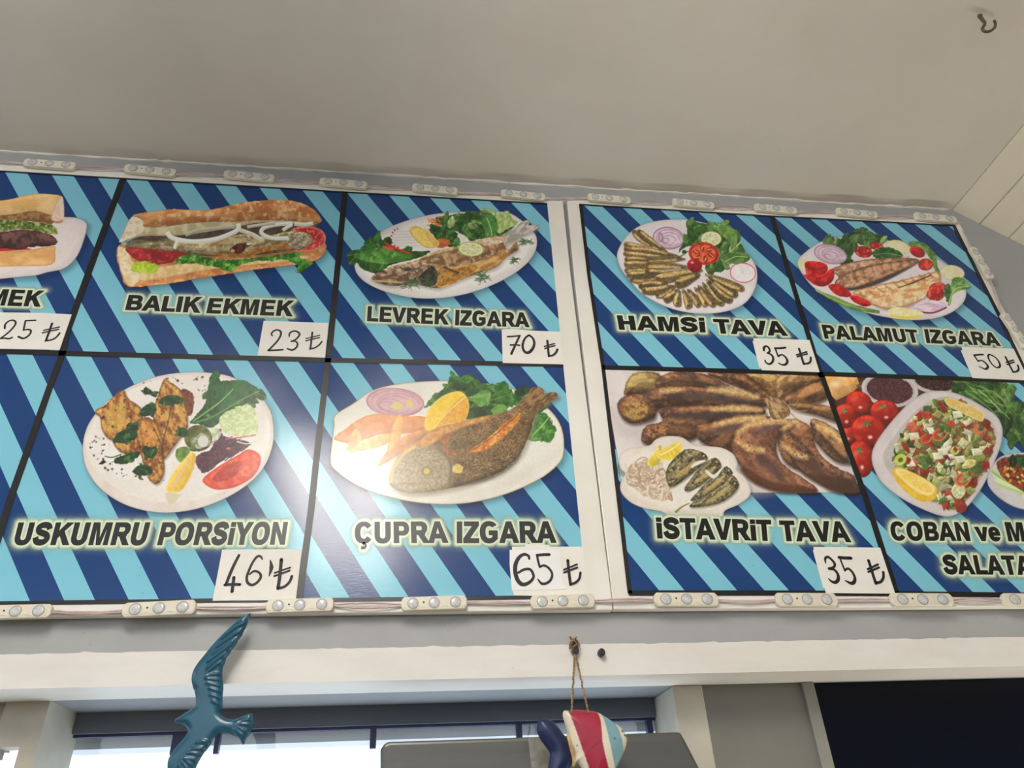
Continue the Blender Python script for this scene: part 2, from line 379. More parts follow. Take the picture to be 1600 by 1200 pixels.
# black dividing lines
def band(name, lines, par):
    g = []
    for pts, hw in lines:
        g.append(ribbon([bp(*p) if abs(p[0]) > 3 or abs(p[1]) > 3 else p for p in pts], hw, -0.0009))
    v, f = join(*g); child(name, v, f, M['black'], par, label='black dividing lines')
xe = (xl+0.012)
band('dividing_lines', [([(192, 280), (105, 519), (97, 555)], .0048), ([(97, 555), (80, 600), (16, 782), (-35, 944)], .0044), ([(539, 301.5), (514, 557)], .0046), ([(513, 560), (495, 712), (487, 790), (467.5, 936.5)], .0042),
      ([(-120, 259), (0, 268), (190, 279.5), (535, 300.5), (855, 319)], .0017), ([(-120, 545.5), (97, 552.5), (520, 563.2), (880, 570.5)], .0042),
      ([(-120, 945), (0, 943), (335, 938.5), (522, 937.5), (802, 934), (917, 930.5)], .0024)], bl)
band('dividing_lines', [([(907, 320), (920, 430), (942, 573), (984, 927.5)], .0030), ([(1206, 339), (1283, 590)], .0046), ([(1283, 585), (1353, 780), (1400, 928)], .0046), ([(1490, 353), (1560, 492), (1600, 577), (1611, 597), (1770, 931)], .0036),
      ([(905, 320), (1200, 338), (1492, 353)], .0018), ([(941, 574.5), (1200, 581.5), (1285, 584.5), (1612, 596)], .0042),
      ([(982, 926.8), (1250, 926.8), (1400, 928), (1600, 930), (1770, 931)], .0034)], br)

# ------------------------------------------------------------------ caption lettering
ST = 172.0
def arc(cx, cy, rx, ry, a0, a1, n=14, p=2.3):
    o = []
    for i in range(n+1):
        a = math.radians(a0+(a1-a0)*i/n); c, s = math.cos(a), math.sin(a)
        o.append((cx+rx*math.copysign(abs(c)**(2/p), c), cy+ry*math.copysign(abs(s)**(2/p), s)))
    return o
def box(x0, y0, x1, y1): return [[(x0, y0), (x1, y0), (x1, y1), (x0, y1)]]
def stroke_poly(pts, hw):
    P = smooth_path(pts, 6); L, R = [], []
    for i in range(len(P)):
        t = P[min(i+1, len(P)-1)]-P[max(i-1, 0)]; t /= np.linalg.norm(t); n = np.array([-t[1], t[0]])
        L.append(tuple(P[i]+hw*n)); R.append(tuple(P[i]-hw*n))
    return [L+R[::-1]]
def glyphs():
    s = ST; h = 716; H = 128; G = {}
    G['A'] = (722, [[[(0, 0), (s+6, 0), (232, 150), (490, 150), (540, 0), (724, 0), (452, h), (272, h)], [(272, 282), (448, 282), (362, 540)]]])
    G['B'] = (722, [[[(72, 0)]+arc(430, 205, 248, 205, -90, 72)+arc(410, 535, 236, 181, -35, 90)+[(72, h)],
                     [(72+s, H)]+arc(400, 210, 110, 82, -90, 90)+[(72+s, 292)], [(72+s, 430)]+arc(390, 507, 100, 77, -90, 90)+[(72+s, 584)]]])
    c_out = arc(368, 358, 325, 370, 38, 322, 26); c_in = arc(372, 358, 150, 232, 312, 48, 20)
    G['C'] = (722, [[c_out+[(505, 205)]+c_in[1:-1]+[(505, 512)]]])
    g_out = arc(378, 358, 338, 370, 40, 318, 26)
    G['G'] = (778, [[g_out+[(690, 130), (690, 400), (385, 400), (385, 272), (520, 272), (520, 175)]+arc(385, 358, 162, 230, 300, 50, 20)]])
    G['O'] = (778, [[arc(389, 358, 346, 370, 0, 360, 36)[:-1], arc(389, 358, 170, 232, 0, 360, 30)[:-1]]])
    G['E'] = (667, [[[(73, 0), (625, 0), (625, 128), (73+s, 128), (73+s, 300), (578, 300), (578, 426), (73+s, 426), (73+s, 588), (608, 588), (608, h), (73, h)]]])
    G['H'] = (722, [[[(73, 0), (73+s, 0), (73+s, 295), (478, 295), (478, 0), (650, 0), (650, h), (478, h), (478, 435), (73+s, 435), (73+s, h), (73, h)]]])
    G['I'] = (278, [box(56, 0, 56+s, h)])
    G['i'] = (278, [box(56, 0, 56+s, 519), box(56, 590, 56+s, h)])
    G['K'] = (722, [[[(75, 0), (75+s, 0), (75+s, 215), (335, 312), (530, 0), (745, 0), (450, 440), (725, h), (505, h), (75+s, 425), (75+s, h), (75, h)]]])
    G['L'] = (611, [[[(73, 0), (585, 0), (585, 130), (73+s, 130), (73+s, h), (73, h)]]])
    G['M'] = (833, [[[(66, 0), (66+s-18, 0), (66+s-18, 520), (345, 0), (488, 0), (612, 520), (612, 0), (768, 0), (768, h), (538, h), (417, 215), (296, h), (66, h)]]])
    G['N'] = (722, [[[(70, 0), (70+s-10, 0), (70+s-10, 440), (480, 0), (652, 0), (652, h), (490, h), (490, 280), (235, h), (70, h)]]])
    G['P'] = (667, [[[(73, 0), (73+s, 0), (73+s, 260)]+arc(395, 488, 240, 228, -90, 90)+[(73, h)], [(73+s, 388)]+arc(375, 488, 98, 100, -90, 90)+[(73+s, 588)]]])
    G['R'] = (722, [[[(73, 0), (73+s, 0), (73+s, 280), (330, 280), (520, 0), (732, 0), (560, 235)]+arc(420, 508, 250, 208, -50, 90)+[(73, h)], [(73+s, 405)]+arc(400, 496, 92, 92, -90, 90)+[(73+s, 588)]]])
    G['S'] = (667, [stroke_poly([(555, 520), (500, 615), (335, 652), (175, 600), (140, 510), (200, 420), (340, 375), (490, 315), (540, 205), (470, 105), (325, 66), (165, 110), (105, 225)], 84)])
    G['T'] = (611, [[[(219, 0), (219+s, 0), (219+s, 586), (592, 586), (592, h), (20, h), (20, 586), (219, 586)]]])
    G['U'] = (722, [[[(70, h)]+arc(361, 265, 290, 278, 180, 360, 22)+[(652, h), (480, h)]+arc(361, 268, 119, 140, 360, 180, 16)+[(242, h)]]])
    G['V'] = (667, [[[(0, h), (245, 0), (425, 0), (668, h), (480, h), (336, 215), (190, h)]]])
    G['Y'] = (667, [[[(248, 0), (248+s, 0), (248+s, 290), (672, h), (470, h), (335, 450), (198, h), (0, h), (248, 292)]]])
    G['Z'] = (611, [[[(20, 0), (590, 0), (590, 132), (232, 132), (585, 590), (585, h), (50, h), (50, 586), (368, 586), (20, 132)]]])
    G['v'] = (556, [[[(0, 519), (195, 0), (365, 0), (556, 519), (385, 519), (281, 200), (172, 519)]]])
    G['e'] = (556, [[arc(285, 258, 248, 270, 0, 335, 26)+[(370, 130)]+arc(285, 250, 85, 115, 300, 195, 10)+[(205, 215), (533, 215)], [(206, 315), (365, 315)]+arc(286, 320, 78, 88, 0, 180, 10)]])
    cc = G['C'][1] + [stroke_poly([(372, 10), (385, -40), (430, -90), (395, -160), (290, -165)], 38)]
    G['Ç'] = (722, cc)
    return G
def embolden(c, dl, hole):
    A = sum(c[i][0]*c[(i+1) % len(c)][1]-c[(i+1) % len(c)][0]*c[i][1] for i in range(len(c)))
    if A < 0: c = c[::-1]
    c = [p for i, p in enumerate(c) if math.dist(p, c[i-1]) > 1e-3]; o = []; c = [(float(p[0]), float(p[1])) for p in c]; n = len(c); s = -dl if hole else dl
    for i in range(n):
        a, b, d = c[i-1], c[i], c[(i+1) % n]
        e1 = np.array([b[0]-a[0], b[1]-a[1]]); e2 = np.array([d[0]-b[0], d[1]-b[1]]); e1 /= np.linalg.norm(e1); e2 /= np.linalg.norm(e2)
        n1, n2 = np.array([e1[1], -e1[0]]), np.array([e2[1], -e2[0]]); m = n1+n2; l = max(float(m@m), 0.7)
        o.append((b[0]+s*2*m[0]/l, b[1]+s*2*m[1]/l))
    return o
FAT = 19.0
GL = {k: (a, [[embolden(c, FAT, i > 0) for i, c in enumerate(part)] for part in parts]) for k, (a, parts) in glyphs().items()}
def bilin(q, u, w):
    a = np.array(q[0])*(1-u)+np.array(q[1])*u; b = np.array(q[3])*(1-u)+np.array(q[2])*u
    return a*(1-w)+b*w
def word(txt, quad):
    """letters of one word inside a traced quad (bl, br, tr, tl) -> list of parts, each a list of contours in board metres"""
    q = [bp(*p) for p in quad]
    tot = sum(GL[c][0] for c in txt)-60; x = -30; out = []
    for c in txt:
        for part in GL[c][1]:
            out.append([[tuple(bilin(q, (x+p[0])/tot, (p[1]+FAT)/(716+2*FAT))) for p in cont] for cont in part])
        x += GL[c][0]
    return out
def seg_sd(x, z, P):
    """unsigned distance and even-odd inside of a set of contours, on arrays"""
    d = np.full(x.shape, 1e9); ins = np.zeros(x.shape, bool)
    for c in P:
        n = len(c)
        for i in range(n):
            ax, az = c[i]; bx, bz = c[(i+1) % n]
            ex, ez = bx-ax, bz-az; L = ex*ex+ez*ez+1e-18
            t = np.clip(((x-ax)*ex+(z-az)*ez)/L, 0, 1)
            d = np.minimum(d, (x-ax-t*ex)**2+(z-az-t*ez)**2)
            cond = ((az > z) != (bz > z))
            if az != bz: ins ^= cond & (x < (bx-ax)*(z-az)/(bz-az)+ax)
    return np.sqrt(d), ins
def print_mat(name='printed_photo'):
    m = bpy.data.materials.get(name)
    if m: return m
    m = bpy.data.materials.new(name); m.use_nodes = True; nt = m.node_tree; b = nt.nodes['Principled BSDF']; lk = nt.links.new
    at = N(nt, 'ShaderNodeAttribute', attribute_name='ink'); lk(at.outputs['Color'], b.inputs['Base Color'])
    tr = N(nt, 'ShaderNodeBsdfTransparent'); mx = N(nt, 'ShaderNodeMixShader'); o = nt.nodes['Material Output']
    lk(at.outputs['Alpha'], mx.inputs[0]); lk(tr.outputs[0], mx.inputs[1]); lk(b.outputs[0], mx.inputs[2]); lk(mx.outputs[0], o.inputs['Surface'])
    laminate(nt, b)
    return m
def grid_print(name, X, Z, rgb, al, y, par, **kw):
    """rgb in 0..255 display values, al 0..1; only the inked part of the grid becomes mesh"""
    h, w = X.shape
    keep = al > 0.015
    fk = keep[:-1, :-1] | keep[1:, :-1] | keep[:-1, 1:] | keep[1:, 1:]
    idx = np.arange(h*w).reshape(h, w)
    F = np.stack([idx[:-1, :-1][fk], idx[:-1, 1:][fk], idx[1:, 1:][fk], idx[1:, :-1][fk]], -1)
    use = np.unique(F); mp = np.full(h*w, -1); mp[use] = np.arange(len(use)); F = mp[F]
    l = wloc(par)
    co = np.stack([X.ravel()[use]-l[0], np.full(len(use), y-l[1]), Z.ravel()[use]-l[2]], -1).astype(np.float32)
    me = bpy.data.meshes.new(name)
    me.vertices.add(len(use)); me.vertices.foreach_set('co', co.ravel())
    me.loops.add(F.size); me.loops.foreach_set('vertex_index', F.ravel().astype(np.int32))
    me.polygons.add(len(F)); me.polygons.foreach_set('loop_start', np.arange(0, F.size, 4, dtype=np.int32))
    me.polygons.foreach_set('loop_total', np.full(len(F), 4, np.int32)); me.update(calc_edges=True)
    at = me.attributes.new('ink', 'FLOAT_COLOR', 'POINT')
    c = np.concatenate([lin(rgb.reshape(-1, 3)[use]), np.clip(al.ravel()[use], 0, 1)[:, None]], 1).astype(np.float32)
    at.data.foreach_set('color', c.ravel())
    me.materials.append(print_mat())
    return link(bpy.data.objects.new(name, me), par, **kw)
def caption(words, cell, lab):
    parts = []
    for t, q in words: parts += word(t, q)
    v, f = [], []
    for part in parts:
        n = len(v); flatp = [p for c in part for p in c]
        tri = tessellate_polygon([[Vector((p[0], p[1], 0)) for p in c] for c in part])
        v += [(p[0], -0.0009, p[1]) for p in flatp]; f += [tuple(n+i for i in t) for t in tri]
    xs = [p[0] for p in v]; zs = [p[2] for p in v]; st_ = 0.0010; g = 0.014
    cap = child('caption', v, f, M['ink'], CELL[cell], label=lab)
    X, Z = np.meshgrid(np.arange(min(xs)-g, max(xs)+g, st_), np.arange(min(zs)-g, max(zs)+g, st_))
    D = np.full(X.shape, 1.0)
    for part in parts:
        px = [p[0] for c in part for p in c]; pz = [p[1] for c in part for p in c]
        m_ = (X > min(px)-g) & (X < max(px)+g) & (Z > min(pz)-g) & (Z < max(pz)+g)
        d, ins = seg_sd(X[m_], Z[m_], part); d[ins] = 0
        D[m_] = np.minimum(D[m_], d)
    q = K3[cell]
    al = 0.88*np.exp(-(D/0.0040)**2.0)+0.26*np.exp(-(D/0.0075)**2)
    t = np.clip(D/0.008, 0, 1)[..., None]
    rgb = np.array([226, 234, 204])*(1-t)+np.array([186, 220, 190])*t
    grid_print('glow', X, Z, rgb, al, -0.00075, cap, label='pale green glow')
caption([('EKMEK', zm((0, 220), 4, [(-297, 1022), (243, 1040), (272, 938), (-268, 920)]))], 'kofte', 'slanted black caption ending in MEK')
caption([('BALIK', zm((160, 260), 4, [(138, 900), (600, 918), (618, 818), (163, 805)])), ('EKMEK', zm((160, 260), 4, [(645, 920), (1178, 940), (1192, 840), (668, 824)]))], 'balik', 'slanted black caption BALIK EKMEK')
caption([('LEVREK', zm((520, 280), 4, [(210, 890), (715, 912), (718, 815), (216, 795)])), ('IZGARA', zm((520, 280), 4, [(762, 916), (1224, 928), (1217, 836), (766, 818)]))], 'levrek', 'black caption LEVREK IZGARA')
caption([('USKUMRU', zm((0, 780), 3.077, [(60, 222), (700, 223), (728, 112), (88, 113)])), ('PORSiYON', zm((0, 780), 3.077, [(752, 223), (1372, 220), (1388, 110), (780, 112)]))], 'uskumru', 'slanted black caption USKUMRU PORSiYON')
caption([('ÇUPRA', zm((480, 780), 3.077, [(228, 214), (672, 211), (665, 107), (230, 110)])), ('IZGARA', zm((480, 780), 3.077, [(718, 213), (1192, 211), (1185, 107), (718, 108)]))], 'cupra', 'black caption ÇUPRA IZGARA')
caption([('HAMSi', zm((880, 290), 4, [(345, 903), (890, 921), (880, 828), (328, 812)])), ('TAVA', zm((880, 290), 4, [(955, 926), (1396, 942), (1372, 850), (938, 835)]))], 'hamsi', 'wide black caption HAMSi TAVA')
caption([('PALAMUT', zm((1200, 300), 4, [(350, 919), (946, 946), (922, 862), (328, 830)])), ('IZGARA', zm((1200, 300), 4, [(988, 946), (1450, 965), (1420, 880), (972, 858)]))], 'palamut', 'black caption PALAMUT IZGARA')
caption([('iSTAVRiT', zm((930, 780), 4, [(386, 247), (1104, 263), (1092, 130), (376, 115)])), ('TAVA', zm((930, 780), 4, [(1166, 263), (1592, 271), (1562, 140), (1150, 134)]))], 'istavrit', 'black caption iSTAVRiT TAVA')
caption([('COBAN', zm((1250, 780), 4.563, [(652, 296), (1218, 300), (1192, 165), (636, 160)])), ('ve', zm((1250, 780), 4.563, [(1268, 300), (1432, 302), (1402, 164), (1236, 162)])),
         ('MEVSiM', zm((1250, 780), 4.563, [(1480, 302), (2140, 312), (2105, 174), (1450, 164)])), ('SALATA', zm((1250, 780), 4.563, [(1030, 536), (1662, 542), (1625, 404), (1006, 398)]))], 'coban', 'black two-line caption COBAN ve MEVSiM SALATA')

# ------------------------------------------------------------------ handwritten price papers
def ell(cx, cy, rx, ry, a0=0, a1=360, n=14, rot=0):
    o = []; r = math.radians(rot)
    for i in range(n+1):
        a = math.radians(a0+(a1-a0)*i/n); x, y = rx*math.cos(a), ry*math.sin(a)
        o.append((cx+x*math.cos(r)-y*math.sin(r), cy+x*math.sin(r)+y*math.cos(r)))
    return o
def price(o, s, outline, strokes, lab, extra=None, faded=None):
    pts = [bp(*p) for p in zm(o, s, outline)]
    cx = sum(p[0] for p in pts)/len(pts); cz = min(p[1] for p in pts)
    t = empty('price_paper', (cx, -0.001, cz), label=lab, cat='price tag', group='handwritten price papers on the boards')
    v, f = prism(pts, -0.0013, -0.00095); child('paper', v, f, M['paper'], t, recalc=True)
    if extra:
        v, f = prism([bp(*p) for p in zm(o, s, extra)], -0.0017, -0.0013); child('overlaid_paper', v, f, M['paper2'], t, recalc=True, label='brighter second paper glued on top')
    y = -0.0019 if extra else -0.0015
    g = []
    for i, (p, w) in enumerate(strokes):
        P = smooth_path(p, 7) if len(p) > 2 else np.array(p, float)
        if np.ndim(w) > 0: w = np.interp(np.linspace(0, 1, len(P)), np.linspace(0, 1, len(w)), w)
        B = [bp(*q) for q in zm(o, s, P)]
        sc = np.linalg.norm(np.array(bp(*zm(o, s, [p[0]])[0]))-np.array(bp(*zm(o, s, [(p[0][0]+10, p[0][1])])[0])))/10
        g.append(pen(B, np.asarray(w)*sc*0.57, y-0.00002*i))
    v, f = join(*g); child('handwritten_number', v, f, M['marker'], t)
    return t
def lira(x, y, k, sl=0.0):
    """old style handwritten lira sign; x,y top of stem, k height"""
    pass
s12 = 12.308; s10 = 10.667
price((0, 480), s12, [(-160, 118), (45, 112), (850, 120), (1385, 150), (1150, 832), (700, 822), (-390, 800)],
  [([(100, 420), (108, 345), (170, 285), (245, 262), (300, 285), (305, 340), (230, 440), (120, 540), (20, 610)], 34), ([(20, 612), (100, 608), (180, 618), (240, 595)], 36),
   ([(690, 265), (600, 268), (505, 272)], 34), ([(500, 275), (480, 360), (462, 455)], 32), ([(462, 455), (540, 440), (600, 460), (590, 520), (530, 580), (450, 612), (365, 578)], [28, 34, 36, 34, 36, 40, 38]),
   ([(1010, 325), (960, 470), (890, 660)], 40), ([(850, 455), (1000, 425), (1150, 395)], 28), ([(830, 505), (980, 470), (1130, 440)], 30), ([(890, 655), (1000, 640), (1090, 590), (1155, 510)], 34)],
  'price paper 25 lira at the left edge of the photo under MEK')
price((400, 490), s12, [(150, 148), (1395, 190), (1330, 855), (30, 815)],
  [([(318, 440), (300, 400), (345, 345), (410, 325), (470, 350), (480, 420), (420, 530), (320, 640), (245, 715)], [24, 30, 34, 36, 36, 36, 34, 34, 36]), ([(240, 722), (380, 715), (515, 705)], 36),
   ([(640, 455), (650, 395), (700, 355), (770, 350), (830, 385), (835, 430), (770, 505), (690, 545)], [22, 34, 34, 34, 36, 34, 32, 34]), ([(680, 545), (760, 545), (800, 590), (780, 660), (700, 710), (605, 685)], [32, 30, 34, 36, 40, 30]),
   ([(1085, 370), (1068, 530), (1045, 695)], 32), ([(965, 490), (1100, 460), (1225, 430)], 24), ([(965, 535), (1100, 500), (1222, 475)], 26), ([(1040, 690), (1130, 670), (1220, 610), (1268, 550)], 30)],
  'price paper 23 lira under the BALIK EKMEK sandwich')
price((770, 500), s12, [(170, 190), (380, 180), (760, 215), (1300, 235), (1355, 862), (190, 835)],
  [([(285, 330), (400, 325), (520, 312)], 34), ([(515, 312), (450, 450), (355, 660)], [34, 38, 42]), ([(340, 492), (430, 490), (510, 498)], 34),
   ([(690, 305), (620, 360), (575, 470), (580, 570), (630, 635), (700, 630), (770, 550), (795, 450), (765, 360), (700, 305)], [36, 36, 40, 40, 50, 56, 48, 42, 40, 36]),
   ([(1045, 410), (1060, 560), (1075, 710)], 38), ([(990, 520), (1090, 490), (1185, 465)], 26), ([(1000, 560), (1090, 530), (1188, 505)], 28), ([(1070, 705), (1150, 690), (1210, 640), (1240, 575)], 38)],
  'price paper 70 lira beside the white board edge under LEVREK IZGARA')
price((1165, 510), s12, [(140, 235), (1222, 270), (1415, 888), (310, 850), (290, 805), (258, 800), (130, 290), (155, 285)],
  [([(345, 475), (345, 420), (390, 390), (440, 425), (455, 490), (410, 525)], [34, 42, 36, 36, 34, 30]), ([(410, 525), (480, 550), (522, 610), (510, 690), (450, 735), (385, 705), (365, 660)], [28, 34, 38, 38, 38, 30, 24]),
   ([(560, 430), (650, 430), (755, 418)], 38), ([(560, 425), (590, 510), (620, 590)], 28), ([(620, 590), (680, 555), (750, 590), (795, 670), (770, 735), (700, 750), (625, 715)], [28, 30, 34, 40, 42, 32, 20]),
   ([(1020, 440), (1065, 590), (1110, 735)], 38), ([(970, 560), (1070, 530), (1165, 500)], 28), ([(985, 595), (1080, 565), (1178, 540)], 28), ([(1110, 730), (1180, 725), (1235, 690), (1245, 605)], 34)],
  'price paper 35 lira under the HAMSi TAVA caption')
price((1490, 530), 14.545, [(170, 178), (1350, 225), (1700, 945), (420, 890), (155, 262), (190, 262)],
  [([(450, 375), (550, 365), (655, 360)], 38), ([(450, 375), (500, 450), (545, 515)], 30), ([(545, 510), (620, 495), (710, 550), (765, 630), (720, 690), (650, 670), (565, 630)], [26, 30, 34, 44, 40, 30, 18]),
   ([(790, 360), (770, 400), (800, 490), (870, 590), (960, 655), (1030, 640), (1035, 570), (980, 470), (890, 395), (800, 358)], [30, 34, 32, 28, 30, 40, 36, 30, 30, 32]),
   ([(1165, 415), (1250, 590), (1340, 760)], 38), ([(1180, 540), (1270, 510), (1350, 485)], 28), ([(1200, 590), (1290, 555), (1365, 530)], 28), ([(1340, 755), (1420, 745), (1465, 690), (1445, 605)], 36)],
  'price paper 50 lira under the PALAMUT IZGARA caption')
price((325, 850), s10, [(240, 100), (860, 95), (1565, 90), (1465, 940), (80, 950)],
  [([(520, 195), (440, 350), (370, 510), (305, 680)], [40, 46, 48, 44]), ([(285, 688), (410, 680), (535, 682)], 44), ([(435, 565), (420, 690), (405, 800)], 48),
   ([(910, 265), (880, 215), (820, 220), (745, 320), (690, 440), (650, 560), (665, 650), (740, 690), (830, 640), (885, 550), (850, 480), (770, 460), (700, 510)], [18, 36, 40, 36, 38, 40, 42, 42, 40, 40, 36, 36, 26]),
   ([(1040, 275), (1060, 400), (1020, 545)], [14, 62, 10]),
   ([(1225, 265), (1205, 500), (1170, 745)], 50), ([(1115, 490), (1240, 445), (1372, 400)], 28), ([(1110, 540), (1240, 495), (1362, 450)], 30), ([(1165, 745), (1270, 720), (1360, 640), (1400, 545)], 42)],
  'price paper 46 lira under the USKUMRU PORSiYON caption')
price((785, 845), s10, [(160, 105), (370, 100), (400, 60), (760, 70), (800, 102), (1335, 102), (1425, 890), (1000, 930), (195, 915), (160, 830)],
  [([(445, 310), (430, 260), (360, 235), (280, 280), (220, 390), (210, 510), (240, 640), (300, 720), (370, 735), (460, 690), (515, 610), (490, 520), (440, 480), (350, 490), (265, 540)], [30, 40, 46, 52, 60, 62, 62, 60, 54, 46, 40, 40, 40, 40, 34]),
   ([(775, 238), (680, 240), (575, 250)], 44), ([(575, 245), (590, 340), (620, 445)], 34), ([(620, 445), (690, 420), (770, 465), (825, 560), (800, 660), (730, 715), (650, 720), (585, 645)], [30, 36, 36, 34, 38, 40, 40, 16]),
   ([(1085, 335), (1105, 540), (1130, 735)], 42), ([(1020, 490), (1130, 445), (1238, 400)], 26), ([(1025, 535), (1130, 495), (1242, 455)], 28), ([(1125, 730), (1210, 705), (1275, 640), (1295, 540)], 36)],
  'price paper 65 lira with a second paper glued on top under ÇUPRA IZGARA', extra=[(118, 158), (950, 165), (1000, 700), (1060, 815), (155, 832), (118, 400)])
price((1255, 845), s10, [(165, 108), (1275, 120), (1525, 885), (370, 875), (350, 795), (325, 790), (155, 160), (170, 155)],
  [([(365, 375), (358, 305), (400, 275), (465, 320), (515, 390), (500, 445), (420, 470)], [18, 36, 38, 36, 40, 34, 36]), ([(420, 475), (510, 490), (570, 570), (570, 660), (520, 700), (460, 680), (412, 635)], [30, 36, 42, 50, 44, 34, 14]),
   ([(590, 285), (680, 292), (785, 295)], 46), ([(598, 285), (640, 390), (685, 505)], 26), ([(680, 500), (740, 470), (810, 530), (850, 620), (840, 690), (790, 715), (690, 668)], [26, 36, 36, 40, 50, 46, 16]),
   ([(1080, 335), (1140, 530), (1200, 715)], 42), ([(1065, 480), (1150, 440), (1235, 400)], 30), ([(1075, 525), (1160, 490), (1252, 450)], 30), ([(1200, 705), (1280, 690), (1325, 620), (1325, 530)], 38)],
  'price paper 35 lira under the iSTAVRiT TAVA caption')

# ------------------------------------------------------------------ printed dish pictures
def vnoise(x, y, seed):
    xi = np.floor(x).astype(np.int64); yi = np.floor(y).astype(np.int64); fx = x-xi; fy = y-yi
    fx = fx*fx*(3-2*fx); fy = fy*fy*(3-2*fy)
    def h(a, b):
        n = (a*374761393+b*668265263+seed*1442695041) & 0xffffffff
        n = ((n ^ (n >> 13))*1274126177) & 0xffffffff
        return ((n ^ (n >> 16)) & 0xffff)/65535.0
    return (h(xi, yi)*(1-fx)+h(xi+1, yi)*fx)*(1-fy)+(h(xi, yi+1)*(1-fx)+h(xi+1, yi+1)*fx)*fy
def fbm(x, y, seed, o=3):
    s = 0; a = 0.5; t = 0
    for k in range(o):
        s = s+a*vnoise(x, y, seed+k*17); t += a; a *= 0.55; x = x*2.03; y = y*2.03
    return s/t
class Dish:
    def __init__(self, cell, o, s, bb, step=0.00075, gain=1.0, seed=1):
        self.cell, self.o, self.s, self.gain = cell, o, s, gain
        self.rng = random.Random(seed); self.sd = seed*100
        cs = [bp(*p) for p in zm(o, s, [(bb[0], bb[1]), (bb[2], bb[1]), (bb[2], bb[3]), (bb[0], bb[3])])]
        q = K3[cell]
        x0, x1 = min(c[0] for c in cs), max(c[0] for c in cs); z0, z1 = min(c[1] for c in cs), max(c[1] for c in cs)
        x0 = max(x0, min(q[0][0], q[3][0])+0.002); x1 = min(x1, max(q[1][0], q[2][0])-0.001)
        self.X, self.Z = np.meshgrid(np.arange(x0, x1, step), np.arange(z0, z1, step))
        px, py = project(self.X, 0.0, self.Z)
        self.x, self.y = (px-o[0])*s, (py-o[1])*s
        self.rgb = np.zeros(self.X.shape+(3,)); self.al = np.zeros(self.X.shape)
    def sub(self, pts, m):
        xs = [p[0] for p in pts]; ys = [p[1] for p in pts]
        k = (self.x > min(xs)-m) & (self.x < max(xs)+m) & (self.y > min(ys)-m) & (self.y < max(ys)+m)
        r = np.where(k.any(1))[0]; c = np.where(k.any(0))[0]
        if len(r) < 2 or len(c) < 2: return None
        return (slice(r[0], r[-1]+1), slice(c[0], c[-1]+1))
    def fill(self, pts, col, col2=None, a=1.0, soft=4.5, sc=26, ct=(0.38, 0.62), ang=0, asp=1, rim=None, lit=None, jag=0, jsc=18, smooth=True, hi=None):
        P = smooth_path(pts, 4, True) if smooth else np.array(pts, float)
        sl = self.sub(P, soft*2+jag+4)
        if sl is None: return
        self.sd += 1; x, y = self.x[sl], self.y[sl]
        if jag:
            xx = x+jag*2*(fbm(x/jsc, y/jsc, self.sd)-0.5); yy = y+jag*2*(fbm(x/jsc+31, y/jsc+7, self.sd)-0.5)
        else: xx, yy = x, y
        d, ins = seg_sd(xx, yy, [[tuple(p) for p in P]]); sd = np.where(ins, d, -d)
        m = np.clip(sd/soft+0.5, 0, 1)*a
        c = np.broadcast_to(np.array(col, float), x.shape+(3,)).copy()
        if col2 is not None:
            t = math.radians(ang); u = (x*math.cos(t)+y*math.sin(t))/(sc*asp); w = (-x*math.sin(t)+y*math.cos(t))/sc
            k = np.clip((fbm(u, w, self.sd+5, 4)-ct[0])/(ct[1]-ct[0]), 0, 1)[..., None]; c = c*(1-k)+np.array(col2, float)*k
        if hi is not None:        # a third tint on the crests of a second noise
            k = np.clip((fbm(x/hi[1]+50, y/hi[1], self.sd+9, 3)-0.55)/0.15, 0, 1)[..., None]*hi[2]; c = c*(1-k)+np.array(hi[0], float)*k
        if lit is not None:
            gy, gx = np.gradient(sd); l = np.hypot(gx, gy)+1e-9
            yx = np.gradient(y)[0].mean(); up = gy/l*np.sign(yx)   # rising sd with photo y
            e = np.exp(-np.clip(sd, 0, None)/lit[2])
            c = c*(1+lit[1]*e*(math.cos(math.radians(lit[0]))*gx/l+math.sin(math.radians(lit[0]))*up))[..., None]
        if rim is not None:
            k = (np.exp(-(np.clip(sd, 0, None)/rim[1])**2)*(rim[2] if len(rim) > 2 else 1))[..., None]; c = c*(1-k)+np.array(rim[0], float)*k
        c = np.clip(c*self.gain, 0, 250)
        A = self.al[sl]; R = self.rgb[sl]; na = m+A*(1-m)
        k = np.where(na > 1e-6, m/np.maximum(na, 1e-6), 0)[..., None]
        self.rgb[sl] = R*(1-k)+c*k; self.al[sl] = na
    def line(self, pts, w, col, a=1.0, soft=4, taper=None, **kw):
        P = smooth_path(pts, 5) if len(pts) > 2 else np.array(pts, float)
        n = len(P); ww = np.full(n, float(w)) if taper is None else w*np.interp(np.linspace(0, 1, n), np.linspace(0, 1, len(taper)), taper)
        Lp, Rp = [], []
        for i in range(n):
            t = P[min(i+1, n-1)]-P[max(i-1, 0)]; t = t/max(np.linalg.norm(t), 1e-6); nn = np.array([-t[1], t[0]])
            Lp.append(P[i]+nn*ww[i]/2); Rp.append(P[i]-nn*ww[i]/2)
        self.fill(Lp+Rp[::-1], col, a=a, soft=soft, smooth=False, **kw)
    def oval(self, cx, cy, rx, ry, col, col2=None, rot=0, **kw):
        self.fill(ell(cx, cy, rx, ry, 0, 360, 22, rot)[:-1], col, col2, smooth=False, **kw)
    def shadow(self, pts, dx=10, dy=16, a=0.45, soft=60):
        self.fill([(p[0]+dx, p[1]+dy) for p in pts], (16, 32, 64), a=a, soft=soft)
